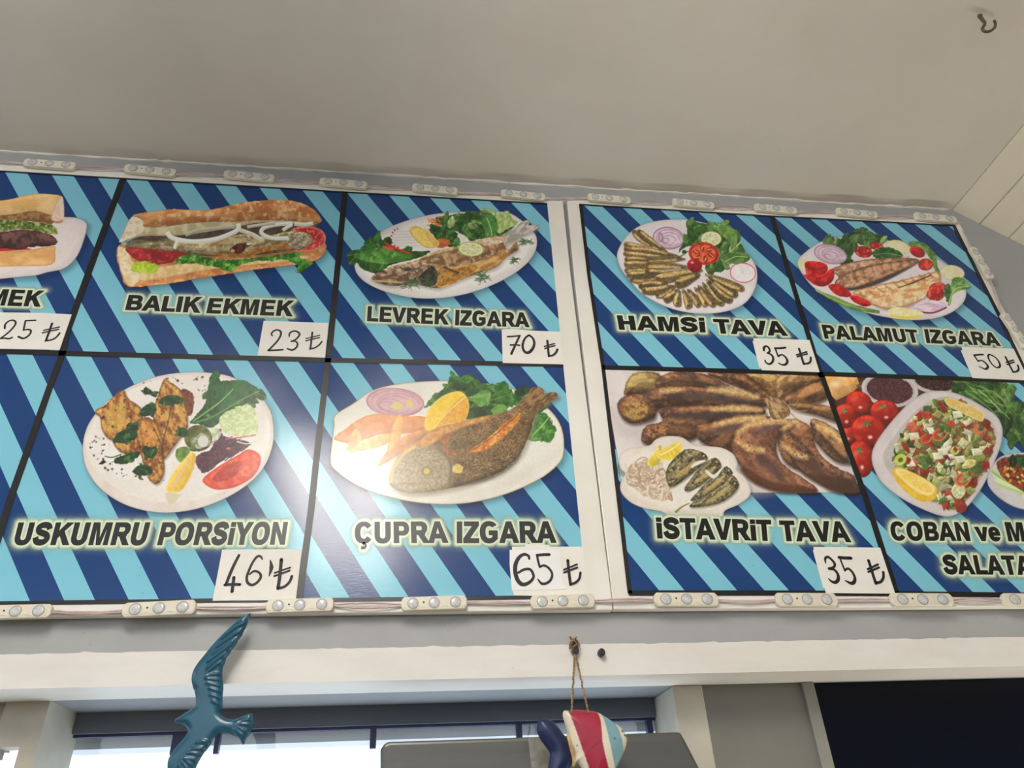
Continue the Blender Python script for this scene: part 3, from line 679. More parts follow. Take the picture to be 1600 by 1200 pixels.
    def inside(self, pts, n):
        P = [tuple(p) for p in smooth_path(pts, 3, True)]; xs = [p[0] for p in P]; ys = [p[1] for p in P]; out = []
        while len(out) < n:
            c = np.array([[self.rng.uniform(min(xs), max(xs)), self.rng.uniform(min(ys), max(ys))] for _ in range(n*2)])
            _, ins = seg_sd(c[:, 0], c[:, 1], [P]); out += [tuple(p) for p in c[ins]]
        return out[:n]
    def leaf(self, cx, cy, L, W, rot, col, col2, vein=None, jag=6):
        r = math.radians(rot); pts = []
        for t, w in ((-0.5, 0), (-0.3, .34), (0, .5), (0.25, .42), (0.5, 0), (0.25, -.42), (0, -.5), (-0.3, -.34)):
            a, b = t*L, w*W; pts.append((cx+a*math.cos(r)-b*math.sin(r), cy+a*math.sin(r)+b*math.cos(r)))
        self.fill(pts, col, col2, jag=jag, sc=22, lit=(250, -0.25, 10))
        if vein: self.line([pts[0], (cx, cy), pts[4]], max(3, W*0.06), vein, a=0.7)
    def greens(self, poly, n, size, cols, base=(36, 66, 30)):
        self.fill(poly, base, tuple(int(c*1.35) for c in base), jag=8, sc=20)
        for (x, y) in self.inside(poly, n):
            c = self.rng.choice(cols); k = self.rng.uniform(0.75, 1.2); c = tuple(min(240, v*k) for v in c)
            s = size*self.rng.uniform(0.6, 1.25)
            self.leaf(x, y, s, s*self.rng.uniform(0.35, 0.7), self.rng.uniform(0, 360), c, tuple(v*0.68 for v in c), vein=tuple(min(240, v*1.35+18) for v in c) if self.rng.random() < .5 else None)
    def specks(self, poly, n, r, col, a=1):
        for (x, y) in self.inside(poly, n):
            k = self.rng.uniform(0.5, 1.4)*r; self.oval(x, y, k, k*self.rng.uniform(.4, 1), col, rot=self.rng.uniform(0, 180), a=a, soft=4, jag=2)
    def dill(self, cx, cy, r, n, col):
        for _ in range(n):
            t = self.rng.uniform(0, 6.28); l = r*self.rng.uniform(.4, 1); x0, y0 = cx+self.rng.uniform(-.3, .3)*r, cy+self.rng.uniform(-.3, .3)*r
            k = self.rng.uniform(.8, 1.3)
            self.line([(x0, y0), (x0+l*.5*math.cos(t)+3, y0+l*.4*math.sin(t)), (x0+l*math.cos(t), y0+l*.7*math.sin(t))], 4, tuple(c*k for c in col), a=.85, soft=5)
    def onion(self, cx, cy, rx, ry, rot=0, body=(206, 186, 198), ring=(150, 92, 122), n=5):
        self.oval(cx, cy, rx, ry, body, tuple(c*0.94 for c in body), rot=rot, rim=(ring, 7, .9))
        for i in range(1, n):
            k = 1-i/n; e = ell(cx+rx*.06*i*math.sin(i), cy+ry*.05*i, rx*k, ry*k, 10*i, 335+10*i, 20, rot); self.line(e, 5, ring, a=.55, soft=5)
    def citrus(self, cx, cy, rx, ry, rot=0, rind=(170, 176, 96), flesh=(206, 208, 150), n=8):
        self.oval(cx, cy, rx, ry, rind, rot=rot); self.oval(cx, cy, rx*.88, ry*.86, (228, 226, 200), rot=rot); self.oval(cx, cy, rx*.78, ry*.76, flesh, tuple(c*.9 for c in flesh), sc=14, rot=rot)
        for i in range(n):
            t = 2*math.pi*i/n; self.line([(cx, cy), (cx+rx*.76*math.cos(t), cy+ry*.76*math.sin(t))], 5, (228, 226, 198), a=.75, soft=5)
    def tomato_slice(self, cx, cy, rx, ry, rot=0):
        self.oval(cx, cy, rx, ry, (168, 36, 28), (140, 24, 22), rot=rot, rim=((196, 70, 50), 7, .6)); self.oval(cx, cy, rx*.8, ry*.8, (206, 104, 70), (188, 72, 50), sc=18, rot=rot)
        for i in range(6):
            t = 2*math.pi*i/6+.3; self.oval(cx+rx*.5*math.cos(t), cy+ry*.5*math.sin(t), rx*.24, ry*.2, (130, 28, 20), (170, 60, 30), rot=math.degrees(t), sc=8, jag=4)
            for j in range(3): self.oval(cx+rx*(.42+.1*j)*math.cos(t+.12*(j-1)), cy+ry*(.42+.1*j)*math.sin(t+.12*(j-1)), 4, 3, (222, 180, 110))
    def anchovy(self, a, b, w, k=0.86):
        a, b = np.array(a, float), np.array(b, float); t = (b-a); L = np.linalg.norm(t); t /= L; n = np.array([-t[1], t[0]])*w/2; bend = n*self.rng.uniform(-.35, .35)
        P = [a-n*.35, a+t*L*.08-n*.8, a+t*L*.35-n+bend, a+t*L*.75-n*.55+bend*.6, b-n*.18, b+n*.18, a+t*L*.75+n*.55+bend*.6, a+t*L*.35+n+bend, a+t*L*.08+n*.8, a+n*.35]
        g = self.rng.uniform(.82, 1.12)*k; ang = math.degrees(math.atan2(t[1], t[0]))
        self.fill([p+np.array([3, 7]) for p in P], (60, 46, 28), a=.6, soft=9)
        self.fill(P, tuple(g*c for c in (186, 156, 96)), tuple(g*c for c in (138, 104, 54)), sc=13, ang=ang, asp=2.6, rim=(tuple(g*c for c in (84, 62, 34)), 5, .85), lit=(250, -.3, 9), jag=3, hi=((222, 206, 160), 12, .6))
        s = self.rng.choice((-1, 1, 1))
        self.line([a+t*L*.04+n*s*.35, a+t*L*.4+n*s*.45+bend, a+t*L*.92+n*s*.12], w*.46, tuple(g*c for c in (66, 60, 46)), a=.8, soft=12, col2=tuple(g*c for c in (104, 92, 62)), sc=9)
        self.line([a+t*L*.12-n*s*.35, a+t*L*.42-n*s*.4+bend, a+t*L*.8-n*s*.15], w*.3, (216, 198, 150), a=.65, soft=10, col2=(186, 146, 84), sc=9)
        self.oval(*(a+t*w*.3), w*.2, w*.17, tuple(g*c for c in (110, 84, 44)), (70, 52, 30), sc=6, soft=6, jag=3)
    def bigfish(self, P, dark=(70, 50, 46), mid=(138, 94, 64), belly=None, ang=0, k=1.0):
        self.fill([(p[0]+8, p[1]+18) for p in P], (50, 36, 32), a=.75, soft=24)
        sc = lambda c: tuple(v*k for v in c)
        self.fill(P, sc(mid), sc(dark), sc=40, ang=ang, asp=2.2, lit=(250, -.6, 46), jag=6, rim=(sc((62, 42, 34)), 10, .6), hi=((206, 164, 108), 22, .28))
        self.fill(P, sc((92, 64, 52)), sc((140, 104, 74)), a=.25, sc=9, ang=ang, asp=2, soft=20, jag=6)
    def done(self, lab):
        q = K3[self.cell]
        for i in range(4):          # the print stops at the edges of its cell
            a, b = q[i], q[(i+1) % 4]; e = np.array([b[0]-a[0], b[1]-a[1]]); e /= np.linalg.norm(e)
            dd = -(e[0]*(self.Z-a[1])-e[1]*(self.X-a[0])); self.al = np.where(dd > 0.001, self.al, 0)
        self.sd += 3
        self.rgb = np.clip(self.rgb*(1+0.06*(fbm(self.x/7, self.y/7, self.sd, 2)-0.5))[..., None], 0, 250)
        o = grid_print('dish_picture', self.X, self.Z, self.rgb, self.al, -0.0006, CELL[self.cell], label=lab)
        return o

def dish_kofte():
    d = Dish('kofte', (0, 220), 4, (-420, 320, 560, 865), gain=1.12, seed=1)
    pl = [(-420, 460), (350, 476), (480, 484), (533, 508), (544, 548), (512, 660), (470, 740), (400, 800), (300, 822), (150, 850), (-420, 856)]
    d.shadow(pl); d.fill(pl, (208, 198, 196), (202, 190, 186), sc=90, rim=((182, 172, 172), 12, .6))
    d.fill([(-420, 800), (250, 800), (400, 760), (470, 650), (500, 560), (470, 520), (390, 520), (-420, 520)], (214, 202, 198), a=.7, soft=16)
    d.fill([(-420, 690), (100, 690), (250, 672), (338, 660), (346, 700), (322, 776), (100, 786), (-420, 792)], (216, 178, 122), (200, 150, 92), sc=60, ang=10, asp=2, rim=((178, 122, 70), 8, .6))
    d.fill([(-420, 672), (130, 672), (135, 686), (-420, 700)], (178, 36, 34))
    d.fill([(-420, 590), (0, 572), (100, 556), (220, 563), (320, 590), (362, 632), (310, 660), (200, 664), (120, 682), (0, 674), (-420, 676)], (100, 66, 60), (62, 40, 38), sc=30, lit=(250, -.4, 22), jag=6, rim=((52, 30, 28), 8, .7))
    d.fill([(-420, 500), (60, 494), (180, 505), (320, 525), (358, 560), (345, 588), (230, 566), (100, 555), (0, 570), (-420, 580)], (104, 120, 54), (62, 74, 36), sc=16, jag=8, hi=((170, 184, 104), 14, .8))
    d.fill([(-420, 462), (100, 450), (220, 432), (328, 470), (324, 522), (200, 506), (60, 496), (-420, 505)], (150, 112, 70), (110, 76, 44), sc=20)
    d.fill([(-420, 398), (0, 376), (150, 346), (240, 332), (388, 348), (350, 405), (328, 465), (220, 440), (100, 458), (0, 468), (-420, 480)], (218, 184, 130), (202, 160, 100), sc=55, ang=-8, asp=2, lit=(250, -.14, 20), rim=((186, 142, 90), 7, .5))
    d.fill([(386, 348), (400, 390), (402, 480), (392, 513), (330, 506), (322, 465), (345, 405)], (220, 200, 186), (206, 178, 156), rim=((178, 130, 90), 6, .5))
    d.line([(322, 500), (360, 512), (392, 500)], 12, (140, 80, 50), a=.6, soft=8)
    d.done('meat sandwich on a white plate')
dish_kofte()

def dish_balik():
    d = Dish('balik', (160, 260), 4, (75, 200, 1415, 775), gain=1.1, seed=2)
    bot = [(100, 500), (155, 490), (300, 540), (600, 555), (1000, 545), (1250, 510), (1385, 478), (1392, 530), (1340, 586), (1200, 616), (1000, 640), (700, 686), (400, 736), (220, 756), (160, 752), (130, 720), (102, 620), (92, 570)]
    d.shadow(bot, 12, 14, .4)
    d.fill(bot, (190, 132, 82), (166, 104, 60), sc=30, ang=-8, asp=2.5, lit=(90, -.2, 20), jag=5, hi=((214, 166, 112), 24, .6))
    d.fill([(150, 585), (300, 630), (600, 600), (1200, 560), (1240, 585), (700, 640), (420, 690), (235, 712), (190, 640)], (222, 196, 146), (206, 174, 118), sc=26, soft=10)
    d.fill([(100, 508), (150, 520), (185, 590), (240, 680), (212, 735), (165, 746), (135, 700), (108, 620)], (228, 212, 180), (214, 190, 148), sc=24, jag=5)
    d.fill([(140, 500), (230, 440), (420, 400), (700, 365), (1000, 345), (1330, 345), (1310, 400), (1250, 440), (1100, 540), (600, 560), (300, 530)], (64, 50, 42), (92, 76, 58), sc=24)
    d.fill([(150, 515), (300, 512), (500, 540), (560, 562), (440, 600), (330, 616), (230, 592), (180, 560)], (170, 44, 44), (132, 28, 32), sc=40, rim=((120, 24, 26), 8, .6), hi=((206, 100, 92), 20, .5))
    d.fill([(1180, 400), (1290, 376), (1370, 400), (1396, 442), (1382, 492), (1330, 522), (1260, 532), (1190, 520)], (196, 62, 56), (166, 34, 38), sc=26, rim=((224, 140, 128), 9, .8), hi=((230, 176, 150), 12, .6))
    d.fill([(440, 604), (500, 560), (560, 548), (640, 568), (720, 582), (860, 582), (1000, 565), (1100, 552), (1250, 535), (1232, 568), (1322, 606), (1262, 640), (1242, 668), (1205, 660), (1226, 620), (1150, 590), (1050, 590), (900, 602), (830, 642), (790, 655), (700, 632), (600, 612), (520, 614)], (86, 146, 50), (40, 92, 32), sc=20, jag=10, hi=((150, 196, 90), 22, .8))
    d.fill([(180, 640), (196, 602), (260, 594), (330, 612), (352, 632), (330, 662), (260, 672), (196, 660)], (192, 206, 74), (150, 182, 46), sc=16, jag=10)
    fish = [(120, 490), (220, 462), (330, 468), (420, 448), (560, 476), (700, 466), (860, 424), (1000, 440), (1180, 408), (1300, 430), (1292, 500), (1200, 526), (1100, 522), (980, 546), (860, 570), (700, 556), (450, 532), (300, 516), (180, 506)]
    d.fill(fish, (168, 152, 112), (116, 98, 66), sc=22, ang=-6, asp=2.6, lit=(250, -.35, 20), jag=3, hi=((206, 198, 164), 18, .6))
    d.line([(150, 486), (330, 462), (520, 452), (700, 440), (900, 410), (1150, 395)], 26, (70, 62, 52), a=.7, soft=14)
    d.fill([(700, 545), (860, 545), (1000, 505), (1180, 478), (1210, 510), (1090, 520), (970, 546), (860, 570), (740, 562)], (176, 124, 62), (140, 88, 40), sc=18)
    d.fill([(800, 520), (840, 488), (890, 478), (930, 488), (890, 520), (860, 545), (815, 540)], (92, 48, 34), (60, 28, 22), jag=8); d.oval(915, 486, 14, 7, (222, 214, 200), jag=3); d.oval(815, 528, 14, 10, (206, 140, 110), jag=4)
    d.fill([(1150, 470), (1200, 430), (1290, 440), (1275, 490), (1210, 520)], (186, 172, 146), (120, 104, 84), sc=14, jag=5)
    d.line([(670, 500), (720, 482)], 16, (150, 90, 50), a=.7, soft=12)
    d.fill([(122, 472), (160, 402), (270, 372), (600, 340), (850, 340), (1330, 322), (1316, 366), (1000, 352), (820, 384), (500, 432), (250, 438)], (206, 196, 160), (176, 162, 122), sc=40, rim=((140, 118, 80), 12, .4))
    d.fill([(104, 476), (120, 440), (165, 340), (212, 305), (262, 345), (266, 376), (240, 420), (150, 462)], (222, 210, 186), (204, 184, 150), sc=22, jag=4)
    top = [(190, 306), (320, 285), (450, 268), (600, 275), (720, 265), (860, 230), (1050, 212), (1200, 220), (1300, 258), (1356, 310), (1364, 340), (1322, 362), (1200, 345), (1000, 338), (850, 346), (600, 352), (400, 376), (262, 380), (256, 340)]
    d.fill(top, (196, 140, 88), (168, 104, 58), sc=34, ang=-8, asp=2.2, lit=(250, -.22, 26), jag=5, hi=((222, 184, 138), 30, .8))
    for p, w, c in (([(520, 432), (600, 402), (740, 386), (830, 380)], 22, (178, 172, 152)), ([(860, 400), (940, 428), (1002, 466)], 26, (206, 200, 180)), ([(405, 412), (440, 450), (560, 472), (700, 458), (800, 424), (848, 395), (850, 358)], 30, (224, 222, 208)),
                    ([(1165, 450), (1060, 450), (996, 420), (1012, 385), (1090, 365), (1190, 358)], 26, (222, 220, 206)), ([(1128, 402), (1150, 385), (1185, 366)], 22, (226, 224, 212)), ([(472, 462), (460, 490), (450, 518)], 22, (222, 220, 204)), ([(905, 380), (1000, 366), (1080, 356)], 20, (190, 184, 164)), ([(1200, 360), (1260, 366), (1318, 358)], 26, (212, 204, 186))):
        d.line(p, w, c, lit=(250, -.16, 8)); 
    d.done('fish sandwich in long bread')
dish_balik()

def dish_levrek():
    d = Dish('levrek', (520, 280), 4, (105, 185, 1300, 765), gain=1.1, seed=3)
    pl = [(134, 530), (140, 490), (190, 430), (300, 330), (450, 265), (620, 222), (800, 206), (1000, 205), (1100, 212), (1180, 260), (1260, 338), (1276, 400), (1256, 470), (1200, 540), (1100, 612), (950, 682), (800, 726), (640, 747), (480, 740), (330, 705), (210, 650), (150, 590)]
    d.shadow(pl); d.fill(pl, (214, 210, 206), (206, 200, 196), sc=120, rim=((176, 172, 172), 14, .5))
    d.fill([(170, 530), (220, 440), (330, 350), (470, 290), (640, 246), (820, 232), (1000, 236), (1150, 280), (1230, 370), (1220, 450), (1150, 530), (1000, 610), (800, 680), (620, 700), (420, 680), (260, 630)], (222, 218, 213), a=.8, soft=20)
    for i in range(6): d.line([(375, 330+i*18), (520+i*14, 326+i*18)], 5, (196, 192, 180), a=.8)
    for i, (x, y) in enumerate([(400, 308), (382, 316), (370, 332), (362, 352), (360, 374), (366, 394), (382, 412), (404, 424), (430, 440), (456, 454), (480, 466)]): d.line([(x, y), (x+10, y+8)], 8, (176, 40, 80))
    d.greens([(640, 245), (740, 224), (850, 210), (980, 203), (1040, 240), (1100, 250), (1150, 272), (1080, 340), (1000, 365), (880, 378), (780, 330), (700, 310)], 34, 70, [(84, 128, 60), (110, 146, 84), (60, 104, 44), (146, 170, 110)])
    d.fill([(1020, 230), (1090, 205), (1120, 245), (1160, 275), (1080, 320), (1040, 340), (1010, 300)], (180, 196, 136), (140, 164, 90), jag=10, sc=18)
    d.fill([(930, 260), (980, 210), (1030, 270), (1020, 340), (990, 358), (950, 320)], (74, 130, 56), (52, 100, 42), jag=5); d.line([(960, 240), (985, 300), (995, 356)], 5, (170, 200, 140))
    for i in range(14):
        x, y = d.rng.uniform(585, 660), d.rng.uniform(236, 290); d.line([(x, y), (x+d.rng.uniform(15, 45), y+d.rng.uniform(-8, 22))], 8, d.rng.choice([(210, 120, 62), (226, 146, 84), (190, 96, 46)]))
    d.greens([(600, 316), (690, 296), (770, 330), (782, 400), (740, 424), (680, 402), (640, 360)], 12, 60, [(54, 100, 44), (76, 124, 58)])
    d.fill([(655, 380), (700, 372), (735, 396), (710, 424), (650, 428)], (170, 84, 46), (196, 112, 66), jag=6)
    d.greens([(122, 482), (190, 440), (200, 392), (280, 360), (340, 400), (420, 440), (500, 452), (610, 452), (540, 490), (420, 522), (330, 546), (240, 582), (180, 560), (150, 522)], 22, 100, [(66, 120, 48), (90, 142, 64), (44, 94, 40)])
    d.fill([(130, 478), (200, 446), (300, 430), (420, 456), (500, 490), (400, 520), (300, 530), (180, 510)], (92, 146, 62), (58, 110, 44), jag=6, hi=((140, 180, 100), 30, .7))
    d.line([(322, 396), (370, 424), (430, 448), (500, 474)], 14, (190, 52, 34), taper=[.4, 1, .9, .3]); d.oval(346, 432, 40, 10, (200, 84, 60), rot=15)
    d.fill([(480, 322), (512, 294), (560, 312), (620, 372), (640, 425), (592, 432), (540, 402), (500, 362)], (222, 188, 90), (230, 206, 126), sc=18, rim=((206, 160, 50), 8, .9))
    d.fill([(556, 312), (590, 318), (640, 368), (666, 404), (644, 426), (610, 400)], (206, 168, 78), (220, 190, 110), rim=((236, 214, 140), 6, .6))
    body = [(243, 612), (330, 560), (430, 532), (520, 508), (640, 452), (780, 420), (880, 390), (960, 372), (1060, 350), (1130, 310), (1190, 264), (1232, 265), (1222, 290), (1280, 288), (1276, 312), (1200, 350), (1150, 382), (1160, 440), (1080, 492), (1020, 552), (900, 592), (820, 622), (700, 672), (640, 682), (500, 658), (380, 669), (290, 652), (250, 632)]
    d.fill([(p[0]+4, p[1]+14) for p in body], (120, 112, 104), a=.5, soft=22)
    d.fill(body, (168, 138, 100), (112, 84, 58), sc=22, ang=-22, asp=2.2, lit=(250, -.3, 24), jag=3, hi=((206, 184, 146), 20, .6))
    d.fill([(1060, 352), (1130, 310), (1190, 264), (1234, 265), (1222, 290), (1280, 288), (1276, 312), (1200, 350), (1140, 388), (1105, 440), (1070, 412)], (196, 190, 182), (146, 142, 134), sc=14, ang=-35, asp=3, jag=3)
    d.fill([(243, 612), (330, 560), (450, 535), (560, 518), (622, 560), (600, 622), (540, 652), (400, 667), (290, 652)], (160, 132, 106), (92, 72, 58), sc=20, ang=-15, asp=1.8, lit=(250, -.3, 20), hi=((206, 190, 164), 22, .6))
    d.line([(250, 612), (330, 616), (420, 628), (520, 640)], 12, (92, 74, 50), a=.8, soft=8); d.line([(252, 636), (340, 640), (430, 648)], 12, (196, 168, 116), a=.8)
    d.line([(262, 592), (300, 574), (340, 590)], 14, (60, 48, 42), a=.8, soft=8); d.oval(470, 565, 20, 9, (64, 54, 50), rot=-20)
    d.fill([(650, 562), (820, 540), (1000, 482), (1082, 440), (1094, 480), (1000, 552), (880, 590), (720, 668), (652, 670)], (204, 166, 104), (158, 108, 60), sc=24, ang=-20, asp=2, jag=4)
    d.fill([(640, 590), (760, 560), (900, 540), (870, 590), (760, 640), (660, 670)], (182, 136, 66), (136, 92, 40), sc=18)
    for i in range(9): x = 690+i*46; y = 520-i*13; d.line([(x-10, y-36), (x+8, y), (x+16, y+36)], 13, (104, 60, 34), a=.6, soft=12, taper=[.4, 1, .6])
    d.line([(560, 500), (700, 460), (860, 430), (1050, 372)], 10, (96, 70, 46), a=.6, soft=10)
    d.fill([(560, 590), (622, 540), (650, 590), (642, 664), (560, 662), (540, 620)], (40, 42, 38), (70, 66, 52), sc=16, jag=8)
    d.line([(690, 550), (740, 570), (790, 590)], 13, (60, 58, 60), a=.8)
    d.fill([(905, 388), (970, 366), (1020, 366), (1080, 362), (1080, 390), (1020, 408), (950, 415)], (218, 204, 184), (190, 160, 130), sc=14, jag=4)
    d.line([(930, 420), (1000, 440), (1080, 420)], 12, (150, 84, 44), a=.6, soft=10)
    d.citrus(863, 438, 82, 47, 4)
    for c in ((480, 652, 60, 26), (600, 650, 60, 26), (520, 640, 60, 16), (940, 618, 66, 34), (1132, 508, 44, 24), (1200, 396, 46, 22), (1235, 392, 30, 12), (650, 600, 30, 10)): d.dill(*c, (58, 84, 52))
    d.done('grilled sea bass on an oval plate')
dish_levrek()

def dish_uskumru():
    d = Dish('uskumru', (80, 550), 4, (180, 95, 1410, 1030), step=0.00075, gain=1.02, seed=4)
    pl = [(198, 600), (215, 500), (260, 412), (350, 312), (480, 226), (640, 160), (820, 130), (1000, 132), (1150, 166), (1290, 260), (1370, 370), (1391, 490), (1380, 600), (1330, 720), (1240, 820), (1100, 910), (950, 970), (790, 1002), (640, 1001), (480, 962), (350, 890), (260, 800), (210, 700)]
    d.shadow(pl); d.fill(pl, (226, 216, 208), (218, 206, 198), sc=120, rim=((206, 194, 184), 9, .7))
    d.fill([(214, 580), (236, 490), (290, 400), (400, 300), (560, 210), (740, 160), (940, 146), (1120, 176), (1270, 270), (1350, 390), (1368, 500), (1352, 600), (1300, 700), (1210, 790), (1080, 868), (920, 920), (760, 940), (620, 930), (460, 880), (340, 800), (250, 700)], (234, 228, 222), (228, 220, 212), sc=120, soft=10)
    d.fill([(270, 720), (420, 780), (620, 800), (960, 740), (1180, 800), (960, 900), (700, 930), (460, 870), (330, 790)], (226, 222, 214), a=.6, soft=30)
    d.specks([(560, 190), (800, 150), (1000, 170), (920, 260), (740, 170), (600, 250)], 16, 7, (60, 44, 40), .8)
    d.greens([(868, 440), (960, 330), (980, 222), (1005, 140), (1050, 130), (1056, 180), (1180, 176), (1240, 200), (1304, 240), (1290, 290), (1200, 332), (1100, 382), (1050, 440), (1000, 472), (930, 452)], 18, 110, [(44, 100, 48), (34, 82, 40), (62, 118, 58)], base=(28, 72, 36))
    d.fill([(1080, 270), (1130, 190), (1200, 178), (1245, 210), (1200, 300), (1120, 340), (1060, 360)], (42, 104, 50), (30, 84, 42), jag=5); d.line([(885, 436), (980, 370), (1060, 310), (1140, 230)], 9, (130, 176, 96), taper=[.6, 1, .7]); d.line([(905, 440), (1020, 400), (1190, 300), (1300, 245)], 7, (96, 150, 76))
    d.oval(1032, 142, 24, 28, (40, 100, 46), (28, 76, 38), jag=6)
    d.fill([(1050, 422), (1120, 362), (1240, 330), (1290, 420), (1282, 520), (1180, 532), (1080, 502)], (212, 220, 172), (182, 202, 140), sc=18, jag=10, hi=((232, 236, 206), 20, .7))
    for _ in range(14): x, y = d.rng.uniform(1080, 1250), d.rng.uniform(380, 500); d.line([(x-26, y+10), (x, y-6), (x+30, y+d.rng.uniform(-8, 10))], 6, d.rng.choice([(168, 192, 124), (232, 238, 210)]), a=.7)
    d.fill([(900, 660), (1000, 600), (1050, 480), (1090, 530), (1200, 556), (1250, 580), (1180, 624), (1060, 690), (960, 762), (920, 724)], (62, 36, 48), (94, 50, 70), sc=13, jag=10)
    for _ in range(34): x, y = d.rng.uniform(930, 1180), d.rng.uniform(540, 700); d.line([(x-30, y+20), (x, y-4), (x+26, y-d.rng.uniform(0, 26))], 6, d.rng.choice([(40, 24, 34), (110, 60, 84), (74, 40, 58)]), a=.8)
    d.line([(1090, 545), (1180, 535), (1280, 520)], 7, (196, 90, 100)); d.line([(1160, 560), (1220, 575), (1290, 560)], 8, (206, 216, 170)); d.oval(1110, 605, 16, 8, (196, 100, 110), jag=4)
    d.fill([(1000, 480), (1040, 476), (1060, 520), (1020, 560)], (216, 220, 196), (160, 170, 130), jag=6)
    d.oval(920, 540, 88, 82, (70, 74, 40), (104, 108, 56), rot=10, sc=18); d.oval(935, 556, 62, 52, (168, 170, 150), (120, 122, 84), sc=14); d.oval(950, 560, 34, 36, (206, 204, 196)); d.oval(892, 498, 52, 34, (88, 98, 38), (60, 68, 30), rot=-30); d.line([(838, 600), (900, 618), (980, 596)], 10, (52, 54, 34))
    f1 = [(273, 372), (340, 330), (400, 270), (455, 238), (482, 290), (560, 350), (572, 420), (520, 470), (480, 520), (400, 552), (345, 532), (312, 470), (304, 410)]
    f3 = [(640, 360), (664, 280), (690, 200), (715, 168), (745, 190), (812, 240), (832, 300), (852, 400), (850, 480), (790, 562), (702, 672), (680, 560), (640, 440)]
    f2 = [(540, 432), (600, 408), (660, 450), (690, 540), (702, 650), (706, 760), (662, 826), (602, 782), (562, 640), (530, 520)]
    d.fill([(812, 238), (882, 258), (892, 330), (872, 402), (836, 380)], (126, 66, 46), (84, 40, 30), jag=8, sc=14)
    for f in (f3, [(390, 540), (560, 530), (604, 590), (530, 642), (430, 622)], f1, f2):
        d.fill([(p[0]+6, p[1]+10) for p in f], (80, 66, 50), a=.5, soft=16)
        d.fill(f, (200, 150, 74), (128, 74, 38), sc=24, ang=70, asp=2, jag=5, lit=(250, -.25, 20), hi=((218, 178, 98), 22, .6), rim=((96, 50, 28), 9, .7))
    d.fill([(350, 400), (420, 320), (470, 330), (470, 420), (420, 500), (360, 480)], (206, 172, 92), (190, 146, 66), a=.75, soft=26)
    d.fill([(560, 450), (610, 440), (650, 500), (640, 580), (590, 580)], (216, 156, 82), (190, 120, 54), a=.8, soft=20, jag=6)
    d.line([(750, 260), (740, 400), (700, 560), (696, 640)], 7, (84, 52, 30), a=.8); d.line([(640, 470), (690, 590), (700, 700)], 8, (76, 48, 30), a=.7)
    for f in (f1, f2, f3): d.specks(f, 26, 6, (60, 36, 22), .75)
    hb = [(40, 82, 40), (30, 66, 34), (58, 100, 46)]
    for g in ([(690, 290), (760, 270), (830, 290), (810, 320), (720, 336), (680, 320)], [(570, 350), (620, 318), (650, 330), (640, 390), (570, 404), (550, 390)], [(385, 560), (430, 500), (520, 486), (540, 530), (470, 570)], [(575, 610), (640, 590), (668, 606), (650, 650), (590, 666)], [(505, 750), (560, 705), (620, 720), (630, 760), (560, 776)], [(390, 680), (460, 640), (560, 630), (500, 690), (420, 700)], [(560, 240), (600, 240), (665, 262), (640, 276), (590, 262)], [(480, 470), (530, 440), (540, 470), (500, 490)], [(800, 470), (850, 490), (840, 530), (790, 520)]):
        d.greens(g, 7, 46, hb, base=(24, 52, 28))
    d.line([(335, 652), (380, 660), (440, 640)], 7, (46, 84, 40)); d.fill([(780, 620), (830, 590), (870, 620), (830, 690), (790, 680)], (120, 150, 70), (80, 112, 48), jag=6)
    d.specks([(240, 560), (330, 520), (430, 680), (620, 820), (900, 740), (820, 700), (720, 790), (460, 780), (300, 700)], 46, 6, (40, 32, 28), .85)
    d.fill([(300, 700), (330, 676), (345, 690), (310, 706)], (30, 30, 28), jag=6)
    d.fill([(720, 880), (800, 890), (806, 900), (756, 950), (724, 930)], (206, 196, 158), a=.8, soft=10)
    d.fill([(720, 860), (760, 760), (860, 640), (888, 628), (906, 660), (880, 762), (822, 862), (768, 880)], (232, 196, 88), (226, 180, 70), sc=20, rim=((240, 214, 120), 8, .6), lit=(0, .18, 16)); d.line([(765, 850), (800, 770), (870, 660)], 26, (222, 190, 160), a=.7, soft=12, taper=[.7, 1, .5])
    tm = [(948, 796), (1040, 720), (1160, 650), (1232, 610), (1302, 640), (1307, 702), (1260, 782), (1160, 842), (1050, 862), (982, 842)]
    d.fill(tm, (222, 104, 72), (206, 70, 54), sc=24, rim=((196, 52, 42), 13, .8), lit=(250, -.1, 20)); d.fill([(1010, 790), (1060, 730), (1140, 690), (1190, 690), (1170, 750), (1100, 800), (1040, 812)], (186, 64, 52), (160, 44, 40), sc=14, jag=8); d.fill([(1180, 720), (1250, 640), (1280, 680), (1240, 760), (1180, 780)], (228, 120, 84), (210, 84, 62), a=.8, jag=6)
    d.done('mackerel fillets on an oval plate')
dish_uskumru()

